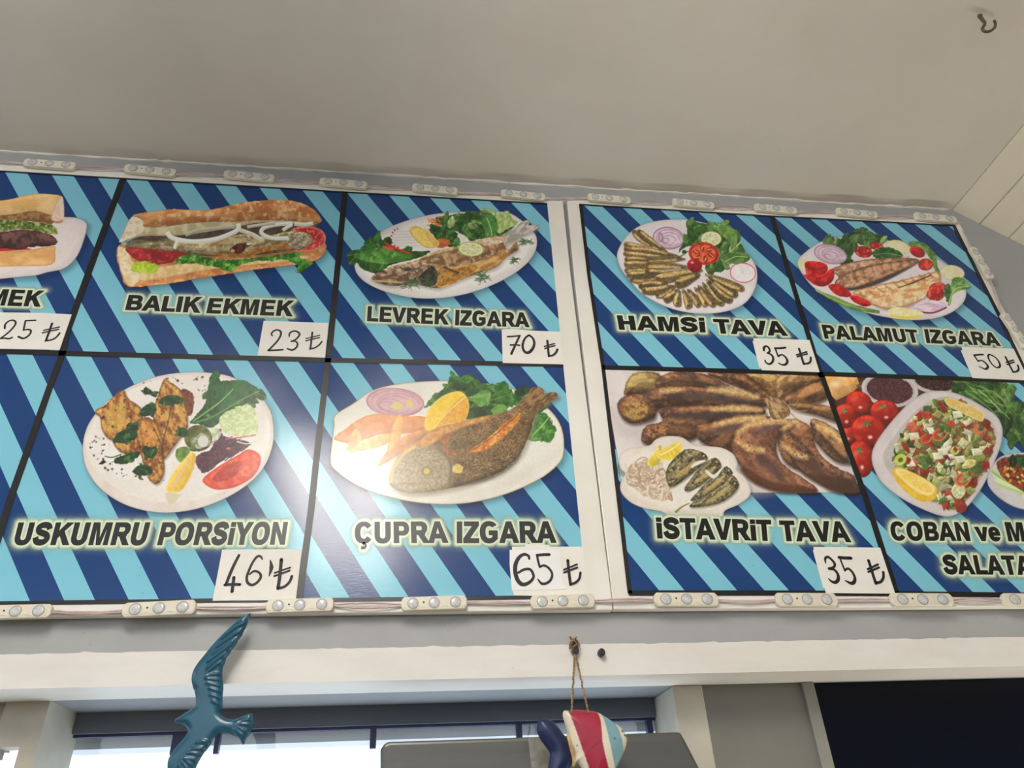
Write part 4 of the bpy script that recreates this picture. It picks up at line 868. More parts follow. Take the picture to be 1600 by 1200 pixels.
def dish_cupra():
    d = Dish('cupra', (490, 560), 4, (90, 60, 1580, 935), step=0.00075, gain=1.02, seed=5)
    pl = [(135, 356), (250, 282), (360, 206), (500, 166), (650, 148), (850, 140), (1000, 150), (1250, 190), (1450, 300), (1548, 430), (1563, 590), (1520, 672), (1400, 762), (1200, 850), (1000, 900), (800, 913), (600, 895), (400, 846), (250, 782), (150, 712), (106, 652), (118, 500), (128, 420)]
    d.shadow(pl); d.fill(pl, (230, 226, 216), (224, 218, 206), sc=150, rim=((196, 170, 124), 7, .75))
    d.fill([(150, 640), (330, 760), (560, 840), (800, 870), (1050, 850), (1300, 770), (1500, 640), (1520, 560), (1100, 800), (600, 850)], (212, 206, 192), a=.35, soft=40)
    d.onion(510, 276, 182, 90, 4, body=(212, 172, 180), ring=(150, 92, 110), n=7); d.oval(520, 300, 40, 22, (206, 192, 110), soft=12); d.oval(600, 285, 28, 22, (212, 196, 120), rot=60, soft=12)
    fr = dict(sc=26, jag=3, lit=(250, -.12, 14))
    d.fill([(128, 502), (200, 440), (300, 372), (400, 348), (560, 362), (700, 368), (712, 440), (560, 472), (420, 476), (330, 505), (230, 532)], (214, 152, 96), (198, 126, 72), rim=((190, 108, 58), 8, .5), **fr)
    d.fill([(205, 566), (250, 530), (330, 508), (480, 468), (520, 490), (400, 560), (280, 582), (230, 590)], (234, 186, 116), (224, 160, 88), **fr); d.fill([(215, 560), (240, 470), (270, 440), (300, 500), (260, 560)], (232, 176, 108), (220, 150, 84), **fr)
    d.fill([(400, 664), (460, 580), (560, 490), (720, 440), (690, 520), (520, 610), (420, 672)], (216, 160, 106), (198, 132, 80), **fr); d.fill([(462, 572), (490, 440), (520, 362), (552, 362), (560, 420), (530, 520), (494, 576)], (238, 190, 120), (228, 166, 94), rim=((206, 130, 70), 6, .5), **fr)
    d.line([(420, 470), (500, 455), (690, 440)], 10, (176, 110, 66), a=.5, soft=12); d.line([(560, 560), (640, 500), (700, 470)], 30, (150, 110, 86), a=.5, soft=24)
    gr = [(70, 122, 46), (50, 98, 40), (96, 146, 64), (40, 84, 36)]
    d.fill([(690, 312), (750, 232), (820, 190), (850, 130), (858, 74), (912, 122), (980, 104), (1050, 152), (1130, 162), (1202, 144), (1240, 208), (1322, 240), (1332, 270), (1212, 312), (1150, 362), (1080, 352), (950, 384), (930, 300), (760, 286)], (62, 114, 44), (34, 80, 32), sc=30, jag=12, hi=((110, 158, 76), 26, .6))
    d.greens([(760, 250), (860, 160), (1000, 160), (1100, 200), (1180, 250), (1080, 300), (940, 290), (800, 280)], 12, 120, gr); d.fill([(980, 250), (1060, 200), (1110, 220), (1080, 290), (1040, 310), (1010, 280)], (120, 164, 84), (84, 134, 58), jag=8)
    d.fill([(950, 380), (960, 320), (1060, 300), (1130, 300), (1120, 360)], (30, 56, 28), (50, 80, 38), jag=6); d.fill([(1105, 335), (1150, 290), (1200, 300), (1212, 350), (1150, 362)], (110, 158, 72), (76, 126, 52), jag=6)
    d.fill([(1255, 210), (1300, 176), (1350, 180), (1340, 220), (1280, 236)], (40, 76, 40), (26, 54, 30), jag=4)
    d.fill([(1385, 352), (1440, 340), (1492, 400), (1516, 450), (1482, 526), (1420, 520), (1336, 514), (1340, 470), (1372, 430)], (82, 134, 60), (52, 104, 44), jag=12, sc=24, hi=((130, 174, 96), 24, .7)); d.line([(1360, 490), (1420, 430), (1470, 370)], 6, (160, 196, 130))
    d.fill([(1360, 330), (1460, 270), (1476, 296), (1400, 350)], (54, 92, 48), (34, 66, 34), jag=5)
    d.fill([(694, 424), (718, 320), (800, 240), (900, 206), (956, 240), (972, 310), (942, 392), (880, 402), (760, 442), (720, 454)], (238, 204, 74), (230, 190, 56), sc=18, rim=((244, 222, 120), 9, .7))
    d.fill([(752, 446), (820, 350), (890, 270), (950, 236), (970, 310), (938, 394), (850, 408)], (232, 178, 74), (222, 158, 60), sc=20, soft=8); d.line([(750, 445), (830, 345), (950, 240)], 8, (244, 226, 150), a=.8)
    fs = [(476, 782), (490, 700), (540, 602), (620, 530), (740, 450), (900, 402), (1080, 360), (1210, 330), (1290, 280), (1340, 220), (1360, 190), (1400, 178), (1442, 200), (1432, 226), (1502, 212), (1524, 236), (1462, 276), (1400, 312), (1372, 400), (1332, 520), (1282, 612), (1180, 702), (1060, 752), (900, 802), (740, 832), (600, 842), (520, 822)]
    d.fill([(p[0]+14, p[1]+22) for p in fs], (130, 120, 100), a=.6, soft=34)
    d.fill(fs, (138, 108, 68), (92, 70, 44), sc=60, lit=(250, -.4, 60), jag=4)
    d.fill([(p[0]*.96+38, p[1]*.96+22) for p in fs], (150, 122, 82), (66, 50, 34), sc=5.5, ang=-30, asp=1.4, a=.55, soft=30, ct=(.36, .62), hi=((196, 164, 112), 6, .6))
    d.fill([(1282, 290), (1340, 222), (1360, 190), (1400, 178), (1442, 200), (1432, 226), (1502, 212), (1524, 236), (1462, 276), (1390, 330)], (150, 118, 78), (96, 72, 46), sc=12, ang=-40, asp=3, jag=4)
    d.fill([(560, 580), (640, 524), (760, 446), (900, 404), (1080, 362), (1060, 392), (900, 440), (800, 500), (690, 560)], (222, 170, 100), (196, 134, 72), sc=22, soft=16, a=.9)
    d.fill([(476, 782), (490, 700), (545, 606), (640, 566), (770, 560), (850, 630), (874, 720), (830, 806), (700, 836), (560, 834)], (170, 156, 124), (134, 118, 88), sc=9, soft=60, hi=((200, 190, 162), 8, .5)); d.line([(484, 780), (500, 690), (560, 600), (640, 550)], 20, (222, 190, 130), a=.8, soft=14)
    d.line([(770, 560), (830, 610), (860, 680), (850, 770)], 14, (96, 82, 66), a=.7, soft=16); d.line([(500, 800), (560, 780), (620, 790)], 8, (110, 96, 74), a=.7, soft=8)
    d.oval(706, 706, 34, 29, (110, 96, 70), soft=16, a=.7); d.oval(706, 706, 22, 19, (226, 204, 120), (206, 180, 92), jag=4); d.oval(902, 690, 34, 32, (222, 200, 122), (196, 164, 84), jag=8, sc=10)
    d.fill([(966, 584), (1080, 508), (1200, 400), (1292, 342), (1274, 400), (1180, 502), (1070, 574)], (208, 136, 58), (180, 100, 40), sc=16, ang=-35, asp=2, jag=4, hi=((232, 190, 110), 14, .7)); d.line([(1000, 570), (1120, 490), (1280, 350)], 6, (110, 60, 28), a=.6)
    d.fill([(800, 490), (860, 470), (830, 560), (900, 600), (850, 610), (810, 560)], (190, 122, 72), (150, 90, 50), jag=8, a=.8, soft=12)
    d.fill([(880, 800), (1060, 740), (1180, 690), (1290, 600), (1260, 660), (1160, 730), (1040, 780)], (60, 50, 42), a=.6, soft=20)
    for i in range(46): x, y = d.rng.uniform(900, 1250), d.rng.uniform(600, 740); d.line([(x, y), (x+d.rng.uniform(8, 26), y-d.rng.uniform(2, 12))], 4, (206, 188, 150), a=.5)
    d.done('whole fried sea bream with chips on a plate')
dish_cupra()

def dish_hamsi():
    d = Dish('hamsi', (880, 290), 4, (320, 200, 1225, 815), gain=1.16, seed=6)
    pl = [(336, 450), (348, 392), (400, 312), (480, 252), (600, 220), (760, 214), (900, 240), (1000, 288), (1110, 388), (1190, 478), (1212, 560), (1196, 650), (1140, 732), (1040, 782), (900, 802), (760, 792), (620, 750), (500, 682), (420, 602), (360, 522)]
    d.shadow(pl); d.fill(pl, (208, 200, 202), (200, 192, 194), sc=110, rim=((172, 164, 168), 10, .6))
    d.onion(658, 330, 100, 70, 8, body=(206, 190, 202), ring=(126, 72, 104), n=5); d.oval(608, 326, 14, 30, (190, 164, 184), rim=((126, 72, 104), 6))
    g = [(74, 110, 50), (96, 132, 70), (54, 88, 42), (124, 154, 94)]
    d.greens([(772, 226), (850, 230), (940, 262), (970, 250), (1040, 258), (1086, 310), (1086, 372), (1100, 400), (1162, 442), (1150, 478), (1050, 482), (1000, 534), (960, 540), (900, 512), (960, 420), (790, 380), (720, 422), (742, 370), (772, 300)], 40, 90, g)
    d.fill([(970, 290), (985, 250), (1035, 258), (1084, 310), (1080, 372), (1030, 340)], (112, 146, 74), (80, 118, 54), jag=5, sc=24); d.fill([(1000, 470), (1060, 420), (1130, 420), (1162, 448), (1140, 478), (1060, 490)], (92, 130, 60), (60, 96, 44), jag=6); d.line([(1010, 478), (1080, 445), (1150, 450)], 5, (150, 180, 110))
    d.line([(690, 468), (740, 440), (780, 410)], 10, (96, 130, 62)); d.oval(755, 415, 16, 12, (40, 66, 36), jag=4)
    d.citrus(924, 334, 65, 47, 0, rind=(186, 190, 120), flesh=(198, 202, 146), n=9); d.tomato_slice(878, 426, 96, 72, 8)
    A = [((432, 285), (565, 395), 34), ((462, 283), (645, 412), 38), ((378, 366), (640, 412), 40), ((380, 396), (715, 440), 38), ((376, 424), (660, 452), 34), ((384, 462), (545, 462), 34), ((508, 470), (756, 458), 42), ((380, 492), (560, 488), 36), ((384, 532), (580, 520), 36), ((510, 498), (790, 516), 42), ((396, 560), (580, 545), 36), ((512, 536), (720, 546), 40), ((416, 588), (640, 570), 42), ((570, 588), (862, 530), 60),
         ((470, 626), (650, 616), 44), ((492, 660), (690, 626), 46), ((578, 692), (700, 632), 40), ((700, 622), (852, 556), 62), ((630, 722), (716, 650), 48), ((712, 756), (722, 652), 48), ((788, 768), (746, 652), 46), ((852, 756), (776, 650), 42), ((896, 752), (822, 640), 46), ((946, 754), (842, 626), 44), ((1000, 746), (872, 610), 46), ((1052, 726), (896, 590), 50), ((1086, 690), (910, 576), 48), ((1128, 650), (890, 556), 42)]
    for a, b, w in A: d.anchovy(a, b, w*1.14, k=0.95)
    d.oval(820, 500, 48, 42, (146, 26, 34), (112, 16, 26), rot=15, lit=(240, -.4, 20), sc=40); d.oval(806, 482, 10, 7, (226, 150, 150), soft=8)
    d.oval(1122, 546, 82, 63, (222, 214, 212), (214, 204, 204), rot=6, rim=((160, 30, 70), 5, .95)); d.oval(1122, 542, 5, 4, (190, 184, 180))
    d.done('fan of fried anchovies with salad on a plate')
dish_hamsi()

def dish_palamut():
    d = Dish('palamut', (1200, 300), 4, (165, 220, 1290, 815), step=0.0008, gain=1.18, seed=7)
    pl = [(182, 440), (230, 380), (330, 312), (460, 280), (650, 288), (850, 328), (1000, 386), (1120, 458), (1210, 540), (1238, 620), (1220, 692), (1150, 752), (1040, 792), (900, 802), (760, 788), (600, 752), (440, 692), (300, 612), (220, 524)]
    d.shadow(pl); d.fill(pl, (204, 196, 198), (196, 188, 190), sc=110, rim=((164, 156, 160), 11, .6))
    d.oval(225, 455, 40, 34, (196, 192, 150), (206, 200, 170), rot=30)
    g = [(66, 100, 50), (90, 126, 66), (46, 78, 40), (112, 146, 84)]
    d.greens([(355, 318), (430, 292), (540, 310), (560, 345), (520, 400), (520, 440), (480, 440), (460, 370)], 10, 90, g); d.greens([(540, 300), (545, 236), (590, 240), (640, 262), (725, 275), (720, 310), (650, 330), (580, 330)], 10, 90, g)
    d.oval(810, 348, 78, 46, (196, 190, 150), (206, 200, 164), rot=12, rim=((176, 166, 110), 6, .7))
    d.onion(390, 390, 106, 60, 14, body=(198, 178, 190), ring=(134, 96, 122), n=5)
    for c in ((596, 376, 56, 36), (676, 338, 44, 26)): d.oval(*c, (176, 40, 36), (140, 26, 26), rot=10, rim=((120, 18, 22), 6, .6), hi=((220, 130, 110), 16, .7))
    d.fill([(650, 385), (700, 350), (780, 352), (838, 390), (820, 420), (760, 436), (690, 425)], (50, 92, 42), (34, 66, 34), jag=8, hi=((84, 124, 66), 22, .6)); d.line([(660, 395), (740, 385), (830, 400)], 5, (110, 150, 90), a=.7)
    d.fill([(884, 315), (940, 310), (1000, 340), (1045, 390), (1056, 450), (1075, 515), (1040, 490), (1010, 410), (950, 350), (890, 345)], (96, 134, 66), (60, 98, 46), jag=6, hi=((136, 168, 100), 20, .6))
    d.oval(932, 376, 50, 32, (172, 36, 34), (136, 22, 26), rot=25, lit=(240, -.3, 14)); d.oval(984, 455, 46, 38, (164, 34, 34), (196, 80, 66), sc=18, rim=((130, 20, 24), 7, .8))
    d.oval(1150, 506, 78, 48, (198, 192, 154), (206, 200, 166), rot=8, rim=((170, 162, 116), 5, .6))
    f1 = [(384, 492), (480, 450), (600, 425), (740, 412), (860, 412), (942, 425), (900, 462), (800, 502), (660, 560), (520, 602), (416, 576), (440, 530)]
    d.line([(480, 612), (600, 590), (760, 530), (945, 436)], 34, (52, 42, 38), a=.9, soft=12, taper=[.5, 1, .9, .3])
    d.fill(f1, (184, 142, 110), (132, 92, 68), sc=20, ang=-18, asp=2.4, rim=((88, 58, 42), 9, .7), jag=4, hi=((212, 186, 156), 20, .6))
    d.line([(440, 532), (560, 488), (700, 452), (900, 425)], 9, (76, 56, 50), a=.8, soft=8)
    for i in range(7): x, y = 520+i*56, 545-i*17; d.line([(x-14, y-34), (x+4, y+20)], 20, (196, 136, 104), a=.6, soft=18); d.line([(x+18, y-38), (x+34, y+14)], 9, (92, 64, 54), a=.55, soft=12)
    f2 = [(528, 628), (640, 590), (800, 560), (960, 520), (1060, 498), (1077, 540), (1060, 592), (1000, 640), (940, 682), (860, 716), (740, 732), (640, 692), (580, 652)]
    d.fill([(p[0]+4, p[1]+12) for p in f2], (96, 80, 74), a=.5, soft=18)
    d.fill(f2, (222, 194, 150), (192, 140, 92), sc=24, ang=-14, asp=2.6, rim=((134, 84, 52), 8, .7), jag=4, hi=((236, 220, 190), 22, .6))
    for i in range(9): x, y = 580+i*54, 640-i*15; d.line([(x-16, y-18), (x+12, y+8), (x+40, y+20)], 13, (150, 92, 52), a=.6, soft=10, taper=[.4, 1, .4])
    d.fill([(640, 692), (760, 690), (900, 660), (1000, 610), (990, 645), (940, 682), (860, 716), (740, 730)], (214, 196, 164), (190, 160, 120), sc=18, jag=5); d.line([(812, 600), (900, 570), (1020, 520)], 9, (66, 44, 38), taper=[.4, 1, .8]); d.line([(650, 700), (740, 728), (860, 712), (960, 670)], 8, (150, 96, 58), a=.7)
    for P in ([(232, 440), (300, 435), (360, 450), (372, 490), (330, 540), (260, 560), (235, 500)], [(220, 520), (280, 530), (340, 520), (400, 480), (412, 540), (360, 590), (290, 580)], [(376, 590), (420, 575), (480, 600), (520, 640), (490, 660), (420, 640)], [(508, 650), (560, 650), (620, 680), (645, 705), (600, 718), (540, 690)]):
        d.fill(P, (176, 30, 30), (140, 16, 22), sc=40, lit=(240, -.3, 18), jag=3, hi=((206, 84, 76), 24, .4))
    d.line([(240, 470), (300, 485), (360, 470)], 6, (110, 10, 16), a=.8); d.line([(255, 520), (320, 540), (380, 510)], 6, (110, 10, 16), a=.8)
    d.line([(325, 630), (420, 672), (540, 722), (696, 752)], 32, (112, 138, 70), taper=[.4, 1, 1, .6], col2=(80, 110, 50)); d.line([(340, 635), (450, 690), (600, 736)], 5, (160, 180, 110), a=.7); d.oval(315, 622, 24, 8, (120, 150, 90), rot=25)
    d.oval(1058, 600, 54, 34, (168, 40, 38), (196, 90, 76), rot=-10, sc=14); d.oval(1045, 640, 56, 44, (166, 34, 34), (134, 20, 24), lit=(240, -.3, 16), hi=((216, 130, 116), 18, .5))
    d.fill([(1100, 600), (1130, 572), (1145, 610), (1130, 690), (1105, 660)], (66, 104, 50), (40, 76, 38), jag=8); d.fill([(1125, 700), (1140, 620), (1150, 545), (1210, 540), (1270, 592), (1230, 612), (1180, 625), (1150, 650), (1138, 705)], (108, 146, 76), (70, 112, 52), jag=6, hi=((150, 182, 112), 20, .6)); d.line([(1130, 700), (1165, 610), (1260, 590)], 5, (170, 196, 140))
    d.fill([(910, 718), (960, 682), (1040, 678), (1118, 708), (1090, 738), (1010, 752), (940, 742)], (214, 196, 206), (190, 160, 182), sc=16, ang=10, asp=3); d.line([(940, 750), (1030, 756), (1116, 722)], 11, (110, 40, 84)); d.line([(930, 710), (1010, 700), (1100, 712)], 4, (160, 120, 150), a=.6)
    d.fill([(750, 742), (800, 720), (900, 735), (964, 752), (960, 782), (860, 786), (770, 772)], (222, 210, 172), (212, 196, 140), sc=16); d.line([(760, 772), (860, 786), (962, 776)], 15, (220, 186, 62))
    d.done('grilled bonito steaks with salad on a plate')
dish_palamut()

def dish_istavrit():
    d = Dish('istavrit', (930, 560), 4, (40, 55, 1660, 1005), step=0.0008, gain=1.03, seed=8)
    d.fill([(46, 58), (1420, 106), (1650, 838), (1300, 841), (900, 838), (176, 838)], (220, 212, 208), (210, 200, 198), sc=160, smooth=False)
    d.fill([(140, 660), (200, 640), (220, 740), (152, 730)], (120, 136, 128), a=.8, soft=14)
    d.fill([(60, 300), (300, 330), (560, 480), (900, 560), (980, 760), (1100, 838), (700, 838), (400, 560), (150, 480)], (186, 178, 178), a=.5, soft=80)
    for P, kw in (([(700, 92), (900, 88), (990, 130), (1060, 200), (1120, 252), (1050, 252), (900, 182), (780, 132)], dict(ang=30)), ([(940, 96), (1130, 100), (1145, 190), (1112, 248), (1060, 190)], dict(ang=60, mid=(196, 160, 96), dark=(130, 92, 52))),
                  ([(1148, 106), (1400, 108), (1370, 170), (1250, 205), (1180, 246), (1138, 248)], dict(ang=-35, mid=(186, 156, 104), dark=(116, 86, 54))), ([(1190, 240), (1300, 180), (1430, 146), (1456, 236), (1310, 292), (1200, 284)], dict(ang=-25, mid=(164, 116, 72))), ([(1210, 286), (1330, 280), (1480, 310), (1510, 390), (1380, 350), (1260, 320)], dict(ang=10, mid=(176, 134, 84), dark=(110, 74, 48))),
                  ([(180, 205), (236, 96), (380, 90), (420, 140), (400, 200), (300, 218), (205, 232)], dict(mid=(176, 156, 96), dark=(112, 92, 52))), ([(376, 140), (480, 88), (650, 92), (770, 140), (900, 200), (1060, 250), (1046, 276), (880, 232), (700, 200), (500, 196), (400, 190)], dict(ang=18)),
                  ([(138, 290), (180, 240), (300, 218), (380, 188), (560, 172), (760, 200), (960, 240), (1066, 266), (1044, 304), (800, 306), (560, 302), (400, 316), (362, 374), (244, 404), (170, 374)], dict(ang=8)),
                  ([(286, 496), (316, 424), (420, 398), (406, 326), (560, 300), (760, 298), (1000, 304), (1066, 332), (1000, 364), (820, 386), (700, 430), (610, 500), (500, 510), (400, 500), (344, 540), (300, 524)], dict(ang=-4)),
                  ([(632, 424), (760, 398), (900, 370), (1050, 356), (1096, 376), (1000, 424), (900, 505), (850, 586), (770, 570), (650, 510)], dict(ang=-25)),
                  ([(1346, 384), (1440, 404), (1540, 480), (1610, 600), (1620, 650), (1520, 648), (1440, 592), (1366, 500)], dict(ang=45, mid=(186, 134, 80))),
                  ([(1138, 520), (1166, 440), (1240, 380), (1300, 400), (1350, 440), (1372, 540), (1420, 620), (1520, 690), (1620, 740), (1645, 838), (1500, 832), (1400, 782), (1280, 704), (1180, 642)], dict(ang=45, mid=(160, 106, 72))),
                  ([(856, 566), (868, 490), (950, 420), (1080, 382), (1232, 382), (1236, 410), (1154, 470), (1130, 540), (1142, 620), (1204, 690), (1304, 752), (1388, 822), (1340, 837), (1150, 830), (1030, 790), (956, 740), (896, 660)], dict(ang=50, mid=(166, 112, 84), dark=(112, 72, 56)))):
        d.bigfish(P, **kw)
    d.fill([(170, 300), (230, 270), (310, 280), (330, 350), (250, 390), (185, 360)], (196, 160, 92), (120, 84, 44), sc=16, a=.8, soft=20, jag=8); d.fill([(310, 470), (340, 430), (420, 420), (450, 470), (380, 500)], (176, 130, 84), (96, 60, 44), sc=14, a=.8, soft=16, jag=6)
    for p, w, c in (([(420, 230), (640, 235), (860, 262), (1040, 282)], 40, (96, 84, 82)), ([(480, 360), (700, 352), (960, 338)], 36, (100, 84, 86)), ([(700, 470), (820, 440), (960, 400)], 36, (104, 90, 96)), ([(460, 140), (640, 150), (820, 200)], 28, (100, 78, 66)), ([(1000, 470), (1090, 430), (1180, 405)], 30, (120, 106, 110)), ([(1000, 620), (1080, 660), (1180, 760)], 60, (110, 82, 84)), ([(1250, 600), (1330, 660), (1480, 760)], 60, (100, 72, 64))):
        d.line(p, w*1.25, tuple(v*.72 for v in c), a=.75, soft=34, taper=[.5, 1, .9, .3], jag=10)
    for p in ([(880, 480), (950, 420), (1080, 395), (1200, 392)], [(880, 510), (960, 560), (1060, 580)], [(1165, 450), (1240, 400), (1280, 420)], [(1160, 540), (1260, 600), (1330, 620)], [(700, 195), (860, 205), (1020, 245)], [(560, 195), (400, 210)], [(720, 318), (900, 312), (1040, 325)], [(740, 415), (900, 382), (1060, 370)], [(1380, 420), (1460, 450), (1540, 520)]):
        d.line(p, 44, (232, 204, 146), a=.85, soft=24, taper=[.5, 1, .6], jag=8, col2=(206, 160, 100), sc=12)
    d.fill([(1058, 254), (1120, 238), (1200, 300), (1217, 350), (1150, 384), (1100, 372), (1078, 312)], (186, 156, 114), (124, 94, 64), sc=14, ang=60, asp=3, jag=5, rim=((90, 64, 44), 7, .5))
    for i in range(16): t = i/16*6.28; d.line([(1215+20*math.cos(t), 330+16*math.sin(t)), (1215+d.rng.uniform(90, 170)*math.cos(t), 330+d.rng.uniform(60, 120)*math.sin(t))], 9, d.rng.choice([(206, 176, 116), (110, 80, 52), (164, 130, 84)]), a=.6, soft=9, taper=[.6, 1, .3])
    d.fill([(900, 700), (1000, 790), (1160, 832), (1380, 836), (1300, 800), (1100, 770), (960, 690)], (80, 44, 32), a=.7, soft=22); d.fill([(1300, 720), (1450, 810), (1640, 838), (1640, 760), (1480, 740)], (66, 44, 36), a=.75, soft=24)
    d.specks([(880, 500), (1000, 450), (1120, 560), (1100, 660), (950, 660)], 40, 5, (70, 40, 34), .6); d.specks([(1160, 540), (1300, 480), (1400, 640), (1280, 660)], 40, 5, (66, 40, 32), .6)
    pl = [(148, 640), (165, 590), (230, 560), (335, 546), (380, 506), (450, 487), (540, 494), (612, 540), (700, 550), (790, 560), (862, 600), (887, 660), (880, 702), (930, 740), (967, 810), (962, 862), (900, 912), (810, 952), (770, 1000), (500, 1000), (420, 962), (300, 936), (220, 900), (163, 840), (158, 780), (186, 722), (160, 692)]
    d.shadow(pl, 8, 8, .35, 30); d.fill(pl, (226, 218, 208), (220, 210, 198), sc=90, rim=((200, 186, 172), 9, .6))
    d.fill([(200, 650), (260, 600), (400, 580), (700, 590), (850, 660), (900, 780), (880, 860), (700, 930), (450, 930), (260, 860), (200, 780)], (234, 228, 218), a=.6, soft=26)
    d.fill([(195, 700), (280, 650), (400, 665), (455, 760), (480, 870), (400, 890), (280, 840), (215, 780)], (200, 180, 154), (176, 150, 122), sc=16, jag=14, a=.85, soft=10)
    for i in range(60):
        x, y = d.inside([(200, 700), (280, 655), (400, 670), (450, 760), (470, 860), (400, 880), (280, 830), (220, 780)], 1)[0]; r = d.rng.uniform(18, 52); a0 = d.rng.uniform(0, 360)
        d.line(ell(x, y, r, r*.62, a0, a0+d.rng.uniform(120, 260), 10, d.rng.uniform(0, 180)), 10, d.rng.choice([(214, 198, 176), (190, 168, 142), (226, 214, 196), (172, 146, 120)]), a=.9)
    d.fill([(326, 652), (380, 570), (405, 542), (416, 600), (392, 662), (350, 676)], (222, 200, 96), (206, 180, 60), lit=(0, .2, 12))
    d.fill([(382, 600), (430, 562), (526, 520), (542, 572), (510, 622), (450, 642), (402, 628)], (232, 206, 84), (222, 190, 58), sc=14, rim=((238, 222, 140), 8, .7)); d.line([(400, 605), (460, 580), (530, 530)], 7, (244, 236, 180)); d.line([(460, 582), (480, 632)], 4, (240, 226, 150), a=.8); d.line([(440, 590), (445, 636)], 4, (240, 226, 150), a=.8)
    for P, t in (([(450, 775), (446, 690), (540, 582), (620, 570), (692, 604), (690, 650), (600, 722), (520, 782), (470, 804)], 0), ([(556, 812), (640, 702), (720, 634), (756, 622), (784, 662), (772, 702), (690, 770), (600, 826)], 1), ([(596, 884), (700, 772), (800, 690), (830, 680), (846, 742), (760, 812), (660, 876)], 2), ([(584, 924), (700, 852), (800, 780), (850, 730), (892, 770), (882, 826), (800, 892), (690, 924)], 3)):
        d.fill([(p[0]+6, p[1]+10) for p in P], (90, 84, 66), a=.6, soft=14)
        d.fill(P, (128, 116, 80), (70, 66, 54), sc=13, ang=-42, asp=2.5, jag=4, lit=(250, -.3, 14), rim=((52, 48, 38), 7, .6), hi=((196, 182, 140), 12, .7))
        c = np.mean(np.array(P), 0); d.line([(c[0]-70, c[1]+62), (c[0], c[1]+14), (c[0]+66, c[1]-44)], 30, (196, 168, 108), a=.8, soft=14, taper=[.4, 1, .5])
        hx, hy = ((672, 614), (752, 652), (828, 706), (866, 786))[t]; d.oval(hx, hy, 34, 22, (62, 56, 42), (110, 100, 72), rot=30, sc=9, jag=6); d.oval(hx+6, hy-4, 5, 5, (200, 190, 160))
    for p in ([(500, 836), (540, 800), (580, 770)], [(560, 880), (610, 842), (650, 812)], [(480, 918), (540, 915), (600, 900)], [(600, 680), (640, 655), (690, 640)], [(690, 700), (740, 740), (790, 690)]): d.line(p, 26, (226, 222, 210), soft=7, taper=[.5, 1, .3])
    d.line([(500, 965), (540, 930), (590, 905)], 18, (150, 130, 66), taper=[1, .6, .4]); d.line([(450, 860), (480, 890), (470, 840)], 10, (170, 140, 110))
    d.done('fried horse mackerel with a small scalloped plate in front')
dish_istavrit()

